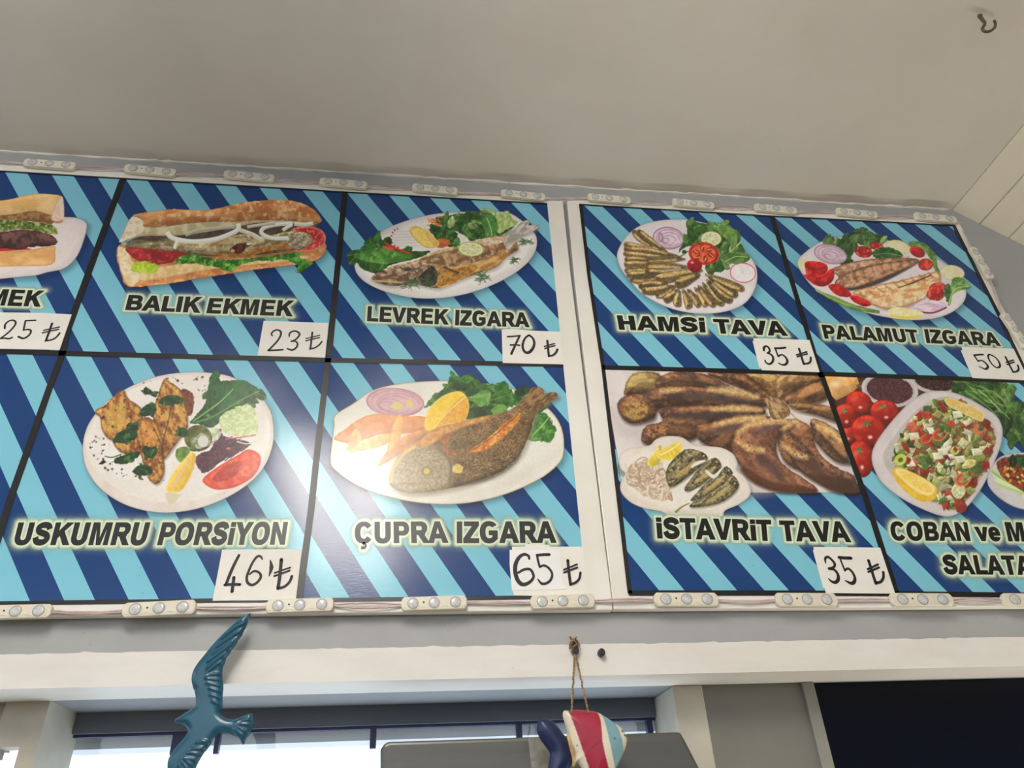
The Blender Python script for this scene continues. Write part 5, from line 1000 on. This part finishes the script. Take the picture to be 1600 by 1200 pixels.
def dish_coban():
    d = Dish('coban', (1260, 560), 4.706, (110, 120, 1760, 1180), step=0.0009, gain=1.08, seed=9)
    d.fill([(128, 134), (780, 150), (1150, 160), (1200, 260), (900, 420), (560, 700), (420, 840), (378, 850), (250, 480)], (52, 30, 26), (80, 40, 32), sc=40, smooth=False)
    d.fill([(124, 132), (372, 140), (392, 200), (340, 250), (220, 310), (176, 270)], (216, 172, 116), (200, 146, 86), sc=40, ang=60, asp=3, lit=(250, -.2, 40), smooth=False); d.oval(210, 190, 40, 26, (236, 206, 166), soft=40)
    for _ in range(14): a = d.rng.uniform(-1, 1); d.line([(368, 205), (396+d.rng.uniform(0, 20), 205+40*a)], 4, (96, 72, 48))
    for cx, cy, rx, ry, ix, iy, c, c2 in ((612, 232, 212, 128, 172, 104, (84, 46, 54), (62, 32, 40)), (950, 172, 196, 92, 158, 68, (60, 34, 32), (40, 22, 22))):
        d.oval(cx, cy, rx, ry, (196, 188, 190), (206, 200, 200), rim=((150, 142, 146), 8, .6), rot=8); d.oval(cx, cy, rx*.9, ry*.9, (180, 172, 174), rot=8); d.oval(cx, cy, ix, iy, c, c2, sc=9, rot=8, hi=((124, 84, 84), 8, .5), jag=4)
    d.greens([(1110, 250), (1150, 168), (1400, 170), (1500, 240), (1562, 360), (1640, 420), (1700, 640), (1600, 640), (1540, 600), (1505, 672), (1470, 560), (1400, 430), (1300, 340), (1180, 270)], 44, 150, [(70, 112, 50), (96, 136, 70), (48, 84, 40)], base=(34, 66, 32))
    for _ in range(16): x = d.rng.uniform(1130, 1300); d.line([(x, 220+d.rng.uniform(-30, 40)), (x+120, 290+d.rng.uniform(-40, 60)), (x+240, 380+d.rng.uniform(-60, 80))], 10, d.rng.choice([(124, 158, 86), (150, 180, 110), (64, 104, 50)]), a=.8, taper=[.6, 1, .3])
    d.fill([(1470, 560), (1510, 540), (1560, 600), (1530, 640), (1505, 674), (1480, 640)], (44, 74, 38), (60, 96, 50), jag=5)
    def tom(cx, cy, rx, ry, rot=0, st=True):
        d.oval(cx, cy, rx, ry, (180, 48, 34), (150, 30, 24), rot=rot, sc=60, lit=(240, -.45, 40), rim=((110, 16, 14), 9, .6)); d.oval(cx+rx*.1, cy+ry*.45, rx*.13, ry*.11, (236, 186, 176), soft=16); d.oval(cx-rx*.4, cy-ry*.3, rx*.3, ry*.14, (214, 96, 76), soft=26, rot=rot-40, a=.7)
        if st:
            for k in range(6): t = k/6*6.28+.4; d.line([(cx-rx*.1, cy-ry*.45), (cx-rx*.1+rx*.32*math.cos(t), cy-ry*.45+ry*.3*math.sin(t))], 17, d.rng.choice([(84, 108, 58), (116, 138, 84)]), taper=[1, .8, .2])
    tom(300, 560, 60, 70, st=False); tom(385, 325, 100, 82, 20, False); tom(285, 425, 88, 92); tom(575, 395, 108, 88, 12); tom(455, 530, 128, 112, 18); tom(398, 740, 96, 138, -8)
    bowl = [(478, 730), (500, 640), (580, 520), (700, 380), (800, 292), (900, 246), (1040, 244), (1180, 290), (1320, 370), (1402, 432), (1440, 520), (1432, 622), (1390, 742), (1300, 932), (1200, 1072), (1100, 1150), (1010, 1163), (880, 1122), (700, 1032), (560, 922), (500, 822)]
    d.shadow(bowl); d.fill(bowl, (206, 198, 198), (198, 190, 190), sc=120, rim=((166, 158, 160), 11, .6))
    inn = [(560, 720), (640, 580), (760, 430), (880, 330), (980, 290), (1100, 300), (1250, 390), (1370, 480), (1398, 590), (1360, 720), (1280, 900), (1180, 1050), (1080, 1124), (960, 1080), (760, 960), (620, 850)]
    d.fill(inn, (186, 178, 176), (176, 166, 162), sc=80, soft=10)
    sal = [(640, 700), (700, 560), (800, 440), (900, 350), (1000, 305), (1120, 320), (1260, 430), (1370, 520), (1385, 620), (1340, 740), (1260, 900), (1170, 1050), (1080, 1115), (980, 1060), (900, 960), (720, 860), (640, 790)]
    d.fill(sal, (140, 104, 66), (88, 90, 50), sc=26, jag=14, hi=((190, 180, 120), 18, .6))
    cols = [(172, 70, 50), (192, 100, 74), (156, 54, 40), (84, 110, 56), (60, 88, 44), (96, 126, 66), (206, 206, 160), (222, 220, 190), (186, 196, 110), (210, 200, 130), (150, 160, 80)]
    for (x, y) in d.inside(sal, 290):
        c = d.rng.choice(cols); k = d.rng.uniform(.8, 1.12); c = tuple(v*k for v in c); r = d.rng.uniform(22, 58); rot = d.rng.uniform(0, 6.28); n = d.rng.choice([4, 4, 5]); asp = d.rng.uniform(.4, .95)
        if c[1] > c[0]*1.15: n = 6; r *= .95
        P = []
        for k in range(n): t = 6.28*k/n+d.rng.uniform(-.25, .25); u, w = r*math.cos(t), r*asp*math.sin(t); P.append((x+u*math.cos(rot)-w*math.sin(rot), y+u*math.sin(rot)+w*math.cos(rot)))
        d.fill([(p[0]+4, p[1]+7) for p in P], (44, 36, 24), a=.45, soft=9, smooth=False); d.fill(P, c, tuple(v*.82 for v in c), sc=14, smooth=(n > 4), jag=4 if n > 5 else 2, lit=(250, -.25, 8), rim=(tuple(min(245, v*1.15+10) for v in c), 4, .4))
    for x, y in ((1110, 415), (965, 720), (1250, 690), (1130, 745), (790, 575), (1000, 690)): d.fill([(x-40, y-24), (x+30, y-30), (x+42, y+18), (x-26, y+30)], (222, 220, 196), (200, 196, 160), smooth=False, lit=(250, -.15, 10))
    for x, y, r in ((980, 560, 56), (1150, 890, 60), (880, 590, 40), (1270, 520, 44)):
        for k in range(3): d.line(ell(x, y, r*(1-.26*k), r*.7*(1-.26*k), 20+60*k, 290, 12, -30), 13, d.rng.choice([(180, 66, 44), (206, 110, 80)]), a=.9)
    d.oval(690, 745, 46, 40, (176, 190, 74), (196, 206, 110), rot=-30); d.oval(690, 748, 20, 16, (90, 100, 50), rot=-30)
    d.fill([(1016, 306), (1040, 290), (1140, 322), (1292, 392), (1294, 462), (1240, 450), (1140, 400), (1040, 350)], (216, 194, 128), (206, 176, 92), sc=20, rim=((230, 216, 168), 7, .7))
    d.fill([(630, 842), (660, 800), (760, 830), (900, 902), (958, 962), (942, 1032), (872, 1058), (780, 1022), (680, 932)], (222, 184, 66), (212, 168, 48), sc=24); d.fill([(648, 830), (690, 812), (780, 846), (900, 910), (945, 960), (900, 1010), (800, 975), (700, 890)], (232, 212, 140), soft=7); d.fill([(680, 838), (720, 832), (820, 874), (920, 950), (890, 990), (800, 950), (720, 890)], (230, 190, 84), (236, 208, 120), sc=14, soft=7)
    pl2 = [(1328, 900), (1345, 830), (1400, 745), (1480, 705), (1620, 695), (1760, 740), (1760, 1120), (1640, 1120), (1520, 1090), (1420, 1030), (1350, 960)]
    d.fill(pl2, (202, 198, 198), (194, 190, 190), sc=60, rim=((160, 154, 158), 9, .6))
    d.fill([(1400, 760), (1500, 720), (1620, 720), (1700, 900), (1600, 1000), (1480, 930), (1420, 850)], (90, 44, 40), (150, 70, 40), sc=16, jag=8)
    d.greens([(1480, 740), (1560, 715), (1680, 720), (1700, 820), (1600, 830), (1530, 770)], 10, 80, [(36, 70, 44), (54, 92, 56)])
    for _ in range(26): x, y = d.rng.uniform(1450, 1640), d.rng.uniform(800, 920); d.oval(x, y, 11, 8, d.rng.choice([(214, 186, 84), (196, 160, 60), (206, 120, 60)]), rot=d.rng.uniform(0, 180))
    for k in range(5): d.line([(1350+k*10, 800+k*30), (1420+k*16, 870+k*22), (1500+k*30, 940+k*16), (1600, 1010+k*6)], 22, d.rng.choice([(176, 200, 128), (206, 220, 170), (140, 176, 90)]), taper=[.4, 1, .8, .4])
    d.line([(1405, 800), (1440, 770), (1490, 790)], 8, (120, 30, 40))
    d.done('chopped salad in a white bowl with tomatoes')
dish_coban()

# ------------------------------------------------------------------ LED modules and their wires
def led_proto():
    r = empty('led_module', (0, 0, 0))
    a, b, c = 0.0375, 0.0078, 0.0036
    prof = [(-a, -b+c), (-a+0.003, -b), (a-0.003, -b), (a, -b+c), (a, b-c), (a-0.003, b), (-a+0.003, b), (-a, b-c)]
    v, f = prism(prof, -0.0068, 0.0)
    h = mesh('housing', v, f, M['ledplastic'], parent=r, bevel=(0.0011, 2))
    # raised wavy lip along the lower edge
    lip = []
    for i in range(41):
        x = -0.035+0.07*i/40; lip.append((x, -0.0069, -0.0056+0.0016*math.cos((x)*2*math.pi/0.0242)*-1))
    mesh('lip', *tube(lip, 0.0004, 5), M['ledplastic'], parent=h)
    for x in (-0.0242, 0, 0.0242):
        n = 24; rings = [(0.0065, -0.0066), (0.0064, -0.0074), (0.0056, -0.0074)]
        v = [(x+rr*math.cos(2*math.pi*k/n), y, rr*math.sin(2*math.pi*k/n)) for rr, y in rings for k in range(n)]
        f = [(j*n+k, j*n+(k+1) % n, (j+1)*n+(k+1) % n, (j+1)*n+k) for j in range(2) for k in range(n)]
        lens = mesh('lens', *dome(x, 0.0057, -0.0071, 0.0012), M['lens'], parent=r, smooth=True)
        mesh('lens_rim', v, f, M['lensring'], parent=lens)
    v, f = prism([(0.0121*-1+0.0011*math.cos(2*math.pi*k/10), 0.0011*math.sin(2*math.pi*k/10)+0.001) for k in range(10)], -0.0070, -0.0066)
    mesh('screw_hole', v, f, M['hole'], parent=r)
    return r
def dome(x, r, y, d, n=24, m=6):
    v = []; f = []
    for j in range(m):
        a = math.pi/2*j/m
        v += [(x+r*math.cos(a)*math.cos(2*math.pi*k/n), y-d*math.sin(a), r*math.cos(a)*math.sin(2*math.pi*k/n)) for k in range(n)]
    for j in range(m-1): f += [(j*n+k, j*n+(k+1) % n, (j+1)*n+(k+1) % n, (j+1)*n+k) for k in range(n)]
    v.append((x, y-d, 0)); t = len(v)-1
    f += [((m-1)*n+k, (m-1)*n+(k+1) % n, t) for k in range(n)]
    return v, f
def copy_tree(o, parent=None):
    c = o.copy(); COL.objects.link(c)
    if parent is not None: c.parent = parent
    for ch in list(o.children): copy_tree(ch, c)
    return c
LED = [((40, 258), (120, 264.5), 'above the meat sandwich on the top edge', 0), ((196, 267), (276, 275), 'above the left end of the fish sandwich', 0),
 ((351, 276), (429, 283.5), 'above the right half of the fish sandwich', 0), ((500, 287.5), (574, 294), 'above the divider left of LEVREK IZGARA', 0),
 ((644, 296.5), (715, 303.5), 'above the LEVREK IZGARA plate', 0), ((782, 305.5), (851, 312.5), 'on the top right corner of the left board', 0),
 ((917, 311.5), (984, 317.5), 'on the top left corner of the right board', 0), ((1049, 319), (1114, 325.5), 'above the HAMSi TAVA plate', 0),
 ((1177, 327), (1242.5, 333.5), 'above the divider left of PALAMUT IZGARA', 0), ((1304, 333.5), (1368, 340), 'above the PALAMUT IZGARA plate', 0),
 ((1426, 340.5), (1491, 347.5), 'on the top right corner under the planks', 0),
 ((1515, 390), (1545, 439), 'upright on the right edge, the upper one', 0), ((1564, 493), (1600, 546), 'upright on the right edge beside the 50 price', 0),
 ((-27, 959.5), (84, 957), 'on the bottom edge at the left photo border', 0), ((194, 956), (308, 950.5), 'on the bottom edge left of the bird wing', 0),
 ((417, 950), (522, 946.5), 'on the bottom edge below the 46 price', 0), ((627, 946.5), (729, 943), 'on the bottom edge below the ÇUPRA IZGARA caption', 0),
 ((828, 943.5), (927, 940.5), 'on the bottom edge below the 65 price', 0), ((1020, 939), (1119, 939), 'at the bottom left corner of the right board', 0),
 ((1209, 939), (1304, 939.5), 'on the bottom edge below the lower 35 price', 0), ((1388, 939), (1484, 939.5), 'on the bottom edge below the COBAN caption', 0), ((1562, 939), (1660, 940), 'on the bottom edge at the right photo border', 0)]
proto = led_proto(); ENDS = []
for i, (a, b_, lab, _) in enumerate(LED):
    A, B = on_plane(*a), on_plane(*b_)
    o = proto if i == 0 else copy_tree(proto)
    o.location = [float(t) for t in (A+B)/2]; o.location.y = -0.0012
    L = np.linalg.norm(B-A)
    o.rotation_euler = (0, -math.atan2(B[2]-A[2], B[0]-A[0]), 0); o.scale = (L/0.075, 1, min(1.1, max(0.92, L/0.075)))
    o['label'] = 'ivory LED module with three lenses '+lab; o['category'] = 'light'; o['group'] = 'LED modules around the menu boards'
    ENDS.append((A, B))
def wire(seq, name, lab, first, last):
    """twin wire sagging from module to module"""
    g = []
    for s in (0, 1):
        pts = []
        P = [first]+[e for i in seq for e in ENDS[i]]+[last]
        for i in range(0, len(P)-1):
            a, b_ = np.array(P[i], float), np.array(P[i+1], float)
            gap = (i % 2 == 0); rng = random.Random(i*7+s+len(seq)); amp = rng.uniform(-0.0012, 0.003)
            d = (b_-a)/max(np.linalg.norm(b_-a), 1e-6); nn = np.array([d[2], 0, -d[0]])
            for k in range(9):
                t = k/9; h = math.sin(math.pi*t)
                off = nn*((amp*h if gap else 0)+(s-0.5)*(0.0017+(0.0022*h if gap else 0)*rng.random()))
                p = a+(b_-a)*t+off; p[1] = -0.0028-0.0022*h*(1 if gap else 0)
                pts.append(p)
        pts.append(np.array([last[0], -0.0028, last[2]])+(s-0.5)*0.0017*np.array([0, 0, 1]))
        g.append(tube(pts, 0.0011, 6))
    v, f = join(*g)
    o = mesh(name, v, f, M['wire'], smooth=True); o['label'] = lab; o['category'] = 'wire'
    return o
wire(range(0, 11), 'twin_wire', 'pinkish twin wire linking the modules along the top edges', on_plane(-60, 252), on_plane(1499, 350))
wire(range(11, 13), 'twin_wire', 'pinkish twin wire linking the upright modules on the right edge', on_plane(1503, 362), on_plane(1625, 600))
wire(range(13, 22), 'twin_wire', 'pinkish twin wire linking the modules along the bottom edges', on_plane(-90, 960), on_plane(1720, 941))

# ------------------------------------------------------------------ puffed shapes (carved ornaments)
def pillow(name, outline, y0, thick, m, par, step=0.0022, w=0.010, ridges=(), rdep=0.0016, rw=0.0022, color=None, back=True):
    """outline: closed (x,z) loop; front face bulges towards -y; ridges: polylines raised on the front"""
    O = [tuple(p) for p in outline]
    xs = [p[0] for p in O]; zs = [p[1] for p in O]
    X, Z = np.meshgrid(np.arange(min(xs), max(xs), step), np.arange(min(zs), max(zs), step)); X[1::2] += step/2
    d, ins = seg_sd(X.ravel(), Z.ravel(), [O]); k = ins & (d > step*0.55)
    P = [Vector(p) for p in O]+[Vector((a, b)) for a, b in zip(X.ravel()[k], Z.ravel()[k])]
    n = len(O)
    vv, _, ff, _, _, _ = delaunay_2d_cdt(P, [], [list(range(n))], 1, 1e-7)
    V = np.array([(p[0], p[1]) for p in vv]); d, _ = seg_sd(V[:, 0], V[:, 1], [O])
    hgt = thick*np.sqrt(np.clip(1-(1-np.clip(d/w, 0, 1))**2, 0, 1))
    for r in ridges:
        dd = np.full(len(V), 1e9)
        for a, b in zip(r[:-1], r[1:]):
            e = np.array(b)-np.array(a); t = np.clip(((V-np.array(a))@e)/(e@e), 0, 1); dd = np.minimum(dd, np.hypot(*(V-np.array(a)-t[:, None]*e).T))
        hgt += rdep*np.exp(-(dd/rw)**2)*np.clip(d/0.003, 0, 1)
    v = [(p[0], y0-h, p[1]) for p, h in zip(V, hgt)]
    f = [tuple(q) for q in ff]
    N0 = len(v); v += [(p[0], y0+0.25*h, p[1]) for p, h in zip(V, hgt)]
    f += [tuple(N0+i for i in q[::-1]) for q in ff]
    o = child(name, v, f, m, par, recalc=True, smooth=True)
    if color is not None:
        at = o.data.attributes.new('ink', 'FLOAT_COLOR', 'POINT')
        c = color(V[:, 0], V[:, 1]); c = np.concatenate([lin(c), np.ones((len(c), 1))], 1); c = np.concatenate([c, c], 0).astype(np.float32)
        at.data.foreach_set('color', c.ravel())
    # weld front and back rims
    bm = bmesh.new(); bm.from_mesh(o.data); bmesh.ops.remove_doubles(bm, verts=bm.verts, dist=1e-6); bm.to_mesh(o.data); bm.free()
    for p in o.data.polygons: p.use_smooth = True
    return o
# teal bird
YBD = -0.012
A_ = lambda pts: zm((250, 950), 9.23, pts)
B_ = lambda pts: zm((250, 1070), 9.23, pts)
bird_px = (A_([(1285, 78), (1310, 90), (1300, 130), (1270, 160), (1265, 210), (1235, 290), (1205, 340), (1180, 405), (1130, 470), (1095, 540), (1040, 600), (1010, 660), (960, 720), (935, 800), (905, 870), (900, 960), (905, 1040), (915, 1130)])
  + B_([(915, 60), (905, 150), (905, 230), (900, 330), (855, 390), (900, 450), (960, 485), (1060, 500), (1130, 480), (1290, 415), (1335, 425), (1345, 520), (1330, 640), (1215, 850), (1185, 850), (1130, 790), (1060, 740), (980, 705), (880, 690), (830, 715), (760, 800), (720, 880), (640, 980), (560, 1110), (500, 1230), (420, 1340), (330, 1480), (230, 1560), (150, 1560), (120, 1400), (105, 1200), (110, 1110), (150, 1010), (240, 890), (330, 790), (390, 700), (400, 650), (370, 600), (300, 560), (225, 545), (215, 500), (290, 455), (400, 385), (480, 330), (512, 290), (515, 180), (490, 60)])
  + A_([(490, 1190), (460, 1080), (455, 1000), (480, 900), (540, 800), (620, 700), (760, 530), (900, 380), (1050, 240), (1180, 130)]))
bird_out = smooth_path([bp(*p, YBD) for p in bird_px], 3, True)
rid = [A_(r) for r in ([(1270, 200), (1100, 290), (880, 460)], [(1215, 310), (1050, 420), (820, 580)], [(1160, 420), (980, 540), (760, 680)], [(1070, 520), (900, 640), (700, 780)], [(960, 660), (830, 760), (690, 880)], [(900, 780), (790, 860), (680, 960)], [(870, 960), (760, 970), (670, 1000)], [(870, 1045), (770, 1040), (680, 1030)], [(880, 1135), (780, 1110), (690, 1085)])] + \
      [B_(r) for r in ([(870, 105), (790, 80), (725, 55)], [(865, 200), (800, 170), (740, 145)], [(855, 285), (810, 260), (770, 235)], [(1310, 430), (1200, 460), (1110, 500)], [(1310, 505), (1210, 520), (1115, 540)], [(1300, 580), (1210, 575), (1115, 570)], [(1250, 680), (1180, 640), (1115, 605)], [(1210, 740), (1150, 690), (1095, 630)], [(1180, 800), (1120, 720), (1080, 660)],
       [(700, 830), (620, 820), (545, 835)], [(630, 925), (550, 925), (465, 935)], [(580, 1010), (490, 990), (400, 990)], [(525, 1085), (440, 1070), (365, 1050)], [(485, 1170), (420, 1120), (360, 1080)], [(420, 1230), (370, 1160), (320, 1110)], [(350, 1270), (310, 1200), (290, 1150)])]
rid = [[bp(*p, YBD) for p in r] for r in rid]
bt = empty('bird_ornament', (float(bird_out[:, 0].mean()), YBD, float(bird_out[:, 1].min())), label='glossy teal seagull wall ornament with spread wings below the left board', cat='ornament')
pillow('bird_body', bird_out, YBD, 0.0042, M['teal'], bt, step=0.0013, w=0.0075, ridges=rid, rdep=0.0021, rw=0.0013)
c0 = on_plane(333, 1052, YBD)
mesh('added_support_peg', *tube([(0, -0.001, 0), (0, 0.0265, 0)], 0.003, 10), M['steel'], parent=bt).location = Vector((float(c0[0]), 0, float(c0[2])))-Vector((bt.location.x, 0, bt.location.z))  # unseen peg, added so the bird does not hang free of the beam

# wooden fish on a jute string
YFI = -0.004
F_ = lambda pts: [bp(*p, YFI) for p in zm((820, 1080), 5, pts)]
body = smooth_path(F_([(305, 155), (345, 150), (420, 145), (500, 152), (560, 162), (620, 195), (690, 240), (745, 280), (785, 330), (798, 370), (790, 430), (760, 510), (720, 590), (670, 660), (610, 710), (540, 730), (500, 700), (470, 650), (440, 600), (410, 560), (380, 590), (372, 560), (390, 500), (360, 430), (335, 330), (315, 260), (297, 195)]), 4, True)
tail = smooth_path(F_([(105, 230), (140, 212), (200, 222), (250, 260), (300, 330), (335, 370), (355, 440), (375, 520), (360, 580), (320, 640), (260, 720), (210, 730), (180, 680), (185, 590), (198, 490), (170, 440), (120, 370), (95, 300)]), 4, True)
def fish_color(x, z):
    px, py = project(x, np.full_like(x, YFI), z+0.0); u = (px-820)*5; v_ = (py-1080)*5
    cream, red, aqua = np.array([226, 216, 194.]), np.array([160, 34, 62.]), np.array([122, 164, 174.])
    e = lambda pts: np.interp(v_, [p[0] for p in pts], [p[1] for p in pts])
    b1 = e([(150, 330), (300, 385), (450, 435), (600, 490), (720, 545)]); b2 = e([(150, 560), (240, 580), (400, 590), (500, 610), (600, 640), (720, 670)])
    b3 = e([(180, 595), (260, 615), (400, 645), (500, 668), (600, 695), (720, 715)]); b4 = e([(230, 685), (300, 720), (400, 750), (480, 766), (560, 745), (720, 725)])
    s = lambda a: np.clip((a)/5+0.5, 0, 1)[:, None]
    c = cream+np.zeros((len(x), 3)); m = s(u-b1)*s(b2-u); c = c*(1-m)+red*m
    m = s(u-b3)*s(b4-u); c = c*(1-m)+aqua*m
    for (cx, cy, r) in ((754, 318, 6.5), (770, 348, 5), (777, 354, 5), (785, 352, 5), (792, 357, 4.5), (684, 378, 5), (400, 430, 4)):
        m = s(r*1.3-np.hypot(u-cx, v_-cy)); c = c*(1-m)+np.array([28, 26, 28.])*m
    # worn crack in the red band
    m = s(3.2-np.abs((v_-430)+(u-535)*0.85)-np.clip(np.abs(u-530)-52, 0, 99)); c = c*(1-0.4*m)
    return c
pm = bpy.data.materials.new('painted_wood'); pm.use_nodes = True; nt = pm.node_tree; b_ = nt.nodes['Principled BSDF']
at = N(nt, 'ShaderNodeAttribute', attribute_name='ink'); nz = N(nt, 'ShaderNodeTexNoise', Scale=70.0, Detail=5.0); rp = N(nt, 'ShaderNodeMapRange')
rp.inputs['From Min'].default_value = 0.3; rp.inputs['From Max'].default_value = 0.6; rp.inputs['To Min'].default_value = 0.82; rp.inputs['To Max'].default_value = 1.0
mm = N(nt, 'ShaderNodeMix', data_type='RGBA', blend_type='MULTIPLY'); mm.inputs[0].default_value = 1
nt.links.new(nz.outputs[0], rp.inputs[0]); nt.links.new(at.outputs['Color'], mm.inputs[6]); nt.links.new(rp.outputs[0], mm.inputs[7]); nt.links.new(mm.outputs[2], b_.inputs['Base Color'])
b_.inputs['Roughness'].default_value = 0.38
M['tailnavy'] = mat('worn_navy_paint', (20, 34, 76), 0.36, (14, 26, 62), 14.0, specks=(120, 0.05, (120, 120, 124)))
M['rawwood'] = mat('bare_wood', (206, 178, 132), 0.7, (182, 150, 104), 40.0)
ft = empty('fish_ornament', (float(body[:, 0].mean()), YFI, float(body[:, 1].min())), label='striped wooden fish ornament in red, cream and blue hanging on jute string', cat='ornament')
pillow('fish_body', body, YFI, 0.011, pm, ft, step=0.0011, w=0.022, color=fish_color)
pillow('fish_tail', tail, YFI+0.002, 0.0075, M['tailnavy'], ft, step=0.0018, w=0.014).__setitem__('label', 'navy tail fin')
joint = smooth_path(F_([(325, 330), (345, 345), (375, 430), (395, 520), (405, 560), (375, 590), (365, 520), (345, 440)]), 3, True)
pillow('tail_joint', joint, YFI-0.001, 0.007, M['rawwood'], ft, step=0.0018, w=0.006).__setitem__('label', 'bare wood joint')
# the string
nail = on_plane(898, 1017, YW-0.006)
g = []
for (px, py) in ((893, 1116), (919.5, 1114)):
    e = on_plane(px, py, YFI-0.007)
    for s in (0, 1):
        pts = []
        for k in range(60):
            t = k/59; p = nail+(e-nail)*t
            th = 60*t+s*math.pi; p = p+np.array([math.cos(th), 0, 0])*0.0006+np.array([0, math.sin(th), 0])*0.0006
            if 0.45 < t < 0.75: p[0] += 0.0005*math.sin(t*40)
            pts.append(p)
        g.append(tube(pts, 0.00085, 5))
rr = random.Random(3); ktop = on_plane(897, 1005, YW-0.004)
for i in range(9):
    p0 = ktop+np.array([rr.uniform(-.003, .003), rr.uniform(-.004, 0), rr.uniform(-.006, 0.004)])
    pts = [p0+np.array([0.0045*math.cos(k*0.9+i), -0.003*math.sin(k*0.7+i)-0.002, 0.004*math.sin(k*0.9+i*2)]) for k in range(9)]
    pts = [np.minimum(p, [9, YW-0.0016, 9]) for p in pts]
    g.append(tube(pts, 0.0008, 5))
v, f = join(*g); child('jute_string', v, f, M['twine'], ft, smooth=True, recalc=True)
for px, py, lab in ((898, 1018, 'black screw in the beam holding the jute string'), (938.5, 1021, 'lone black screw in the cream beam right of the jute string')):
    c = on_plane(px, py, YW-0.001)
    pr = [(0.0042*math.cos(2*math.pi*k/16), 0.0048*math.sin(2*math.pi*k/16)) for k in range(16)]
    v, f = prism(pr, -0.008, 0.002)
    o = mesh('black_screw', v, f, M['blackscrew'], bevel=(0.0012, 2)); o.location = [float(t) for t in c]
    o['label'] = lab; o['category'] = 'screw'
# ceiling hook
YH = -0.3665
hp = [(1529.5, 20), (1530.5, 25), (1535, 31), (1538.8, 36), (1537, 41), (1535, 45), (1537.5, 48.5), (1543, 49.5), (1549, 47.5), (1554, 43), (1555.5, 37.5), (1553.5, 32.5)]
hp = [on_plane(*p, YH) for p in hp]; hp[0][2] = ZC+0.002
sp_ = smooth_path(hp, 6)
o = mesh('ceiling_hook', *tube(sp_, 0.0022, 10, np.interp(np.arange(len(sp_)), [0, 6, 14, len(sp_)], [1.5, 1.3, 1.0, 0.9])), M['steel'], smooth=True)
o['label'] = 'small curved metal hook screwed into the ceiling'; o['category'] = 'hook'

# grey metal hood in front of the window
YHd = 0.045
hq = [(594, 1290), (594, 1172), (598, 1163), (607, 1158.5), (760, 1153.5), (1064, 1143), (1079, 1172), (1140, 1290)]
hpoly = [bp(*p, YHd) for p in hq]
ho = empty('metal_cabinet', (float(np.mean([p[0] for p in hpoly])), YHd, float(min(p[1] for p in hpoly))), label='grey sheet metal cabinet top with a rounded corner standing before the window', cat='cabinet')
v, f = prism(hpoly, YHd, YHd+0.038); child('cabinet_shell', v, f, M['hood'], ho, recalc=True, bevel=(0.004, 3))
zlow = min(p[1] for p in hpoly)
v, f = boxgeo([(hpoly[0][0], hpoly[-1][0], YHd+0.002, YHd+0.036, 0.951, zlow+0.002)]); child('cabinet_body', v, f, M['hood'], ho, recalc=True)
tq = [bp(*p, YHd-0.0006) for p in [(825, 1153), (858, 1151), (905, 1152), (912, 1212), (832, 1212)]]
v, f = prism(tq, YHd-0.0008, YHd-0.0001); o = mesh('clear_tape', v, f, M['tape'], recalc=True)
o['label'] = 'wrinkled clear tape patch on the grey metal cabinet behind the fish'; o['category'] = 'tape'
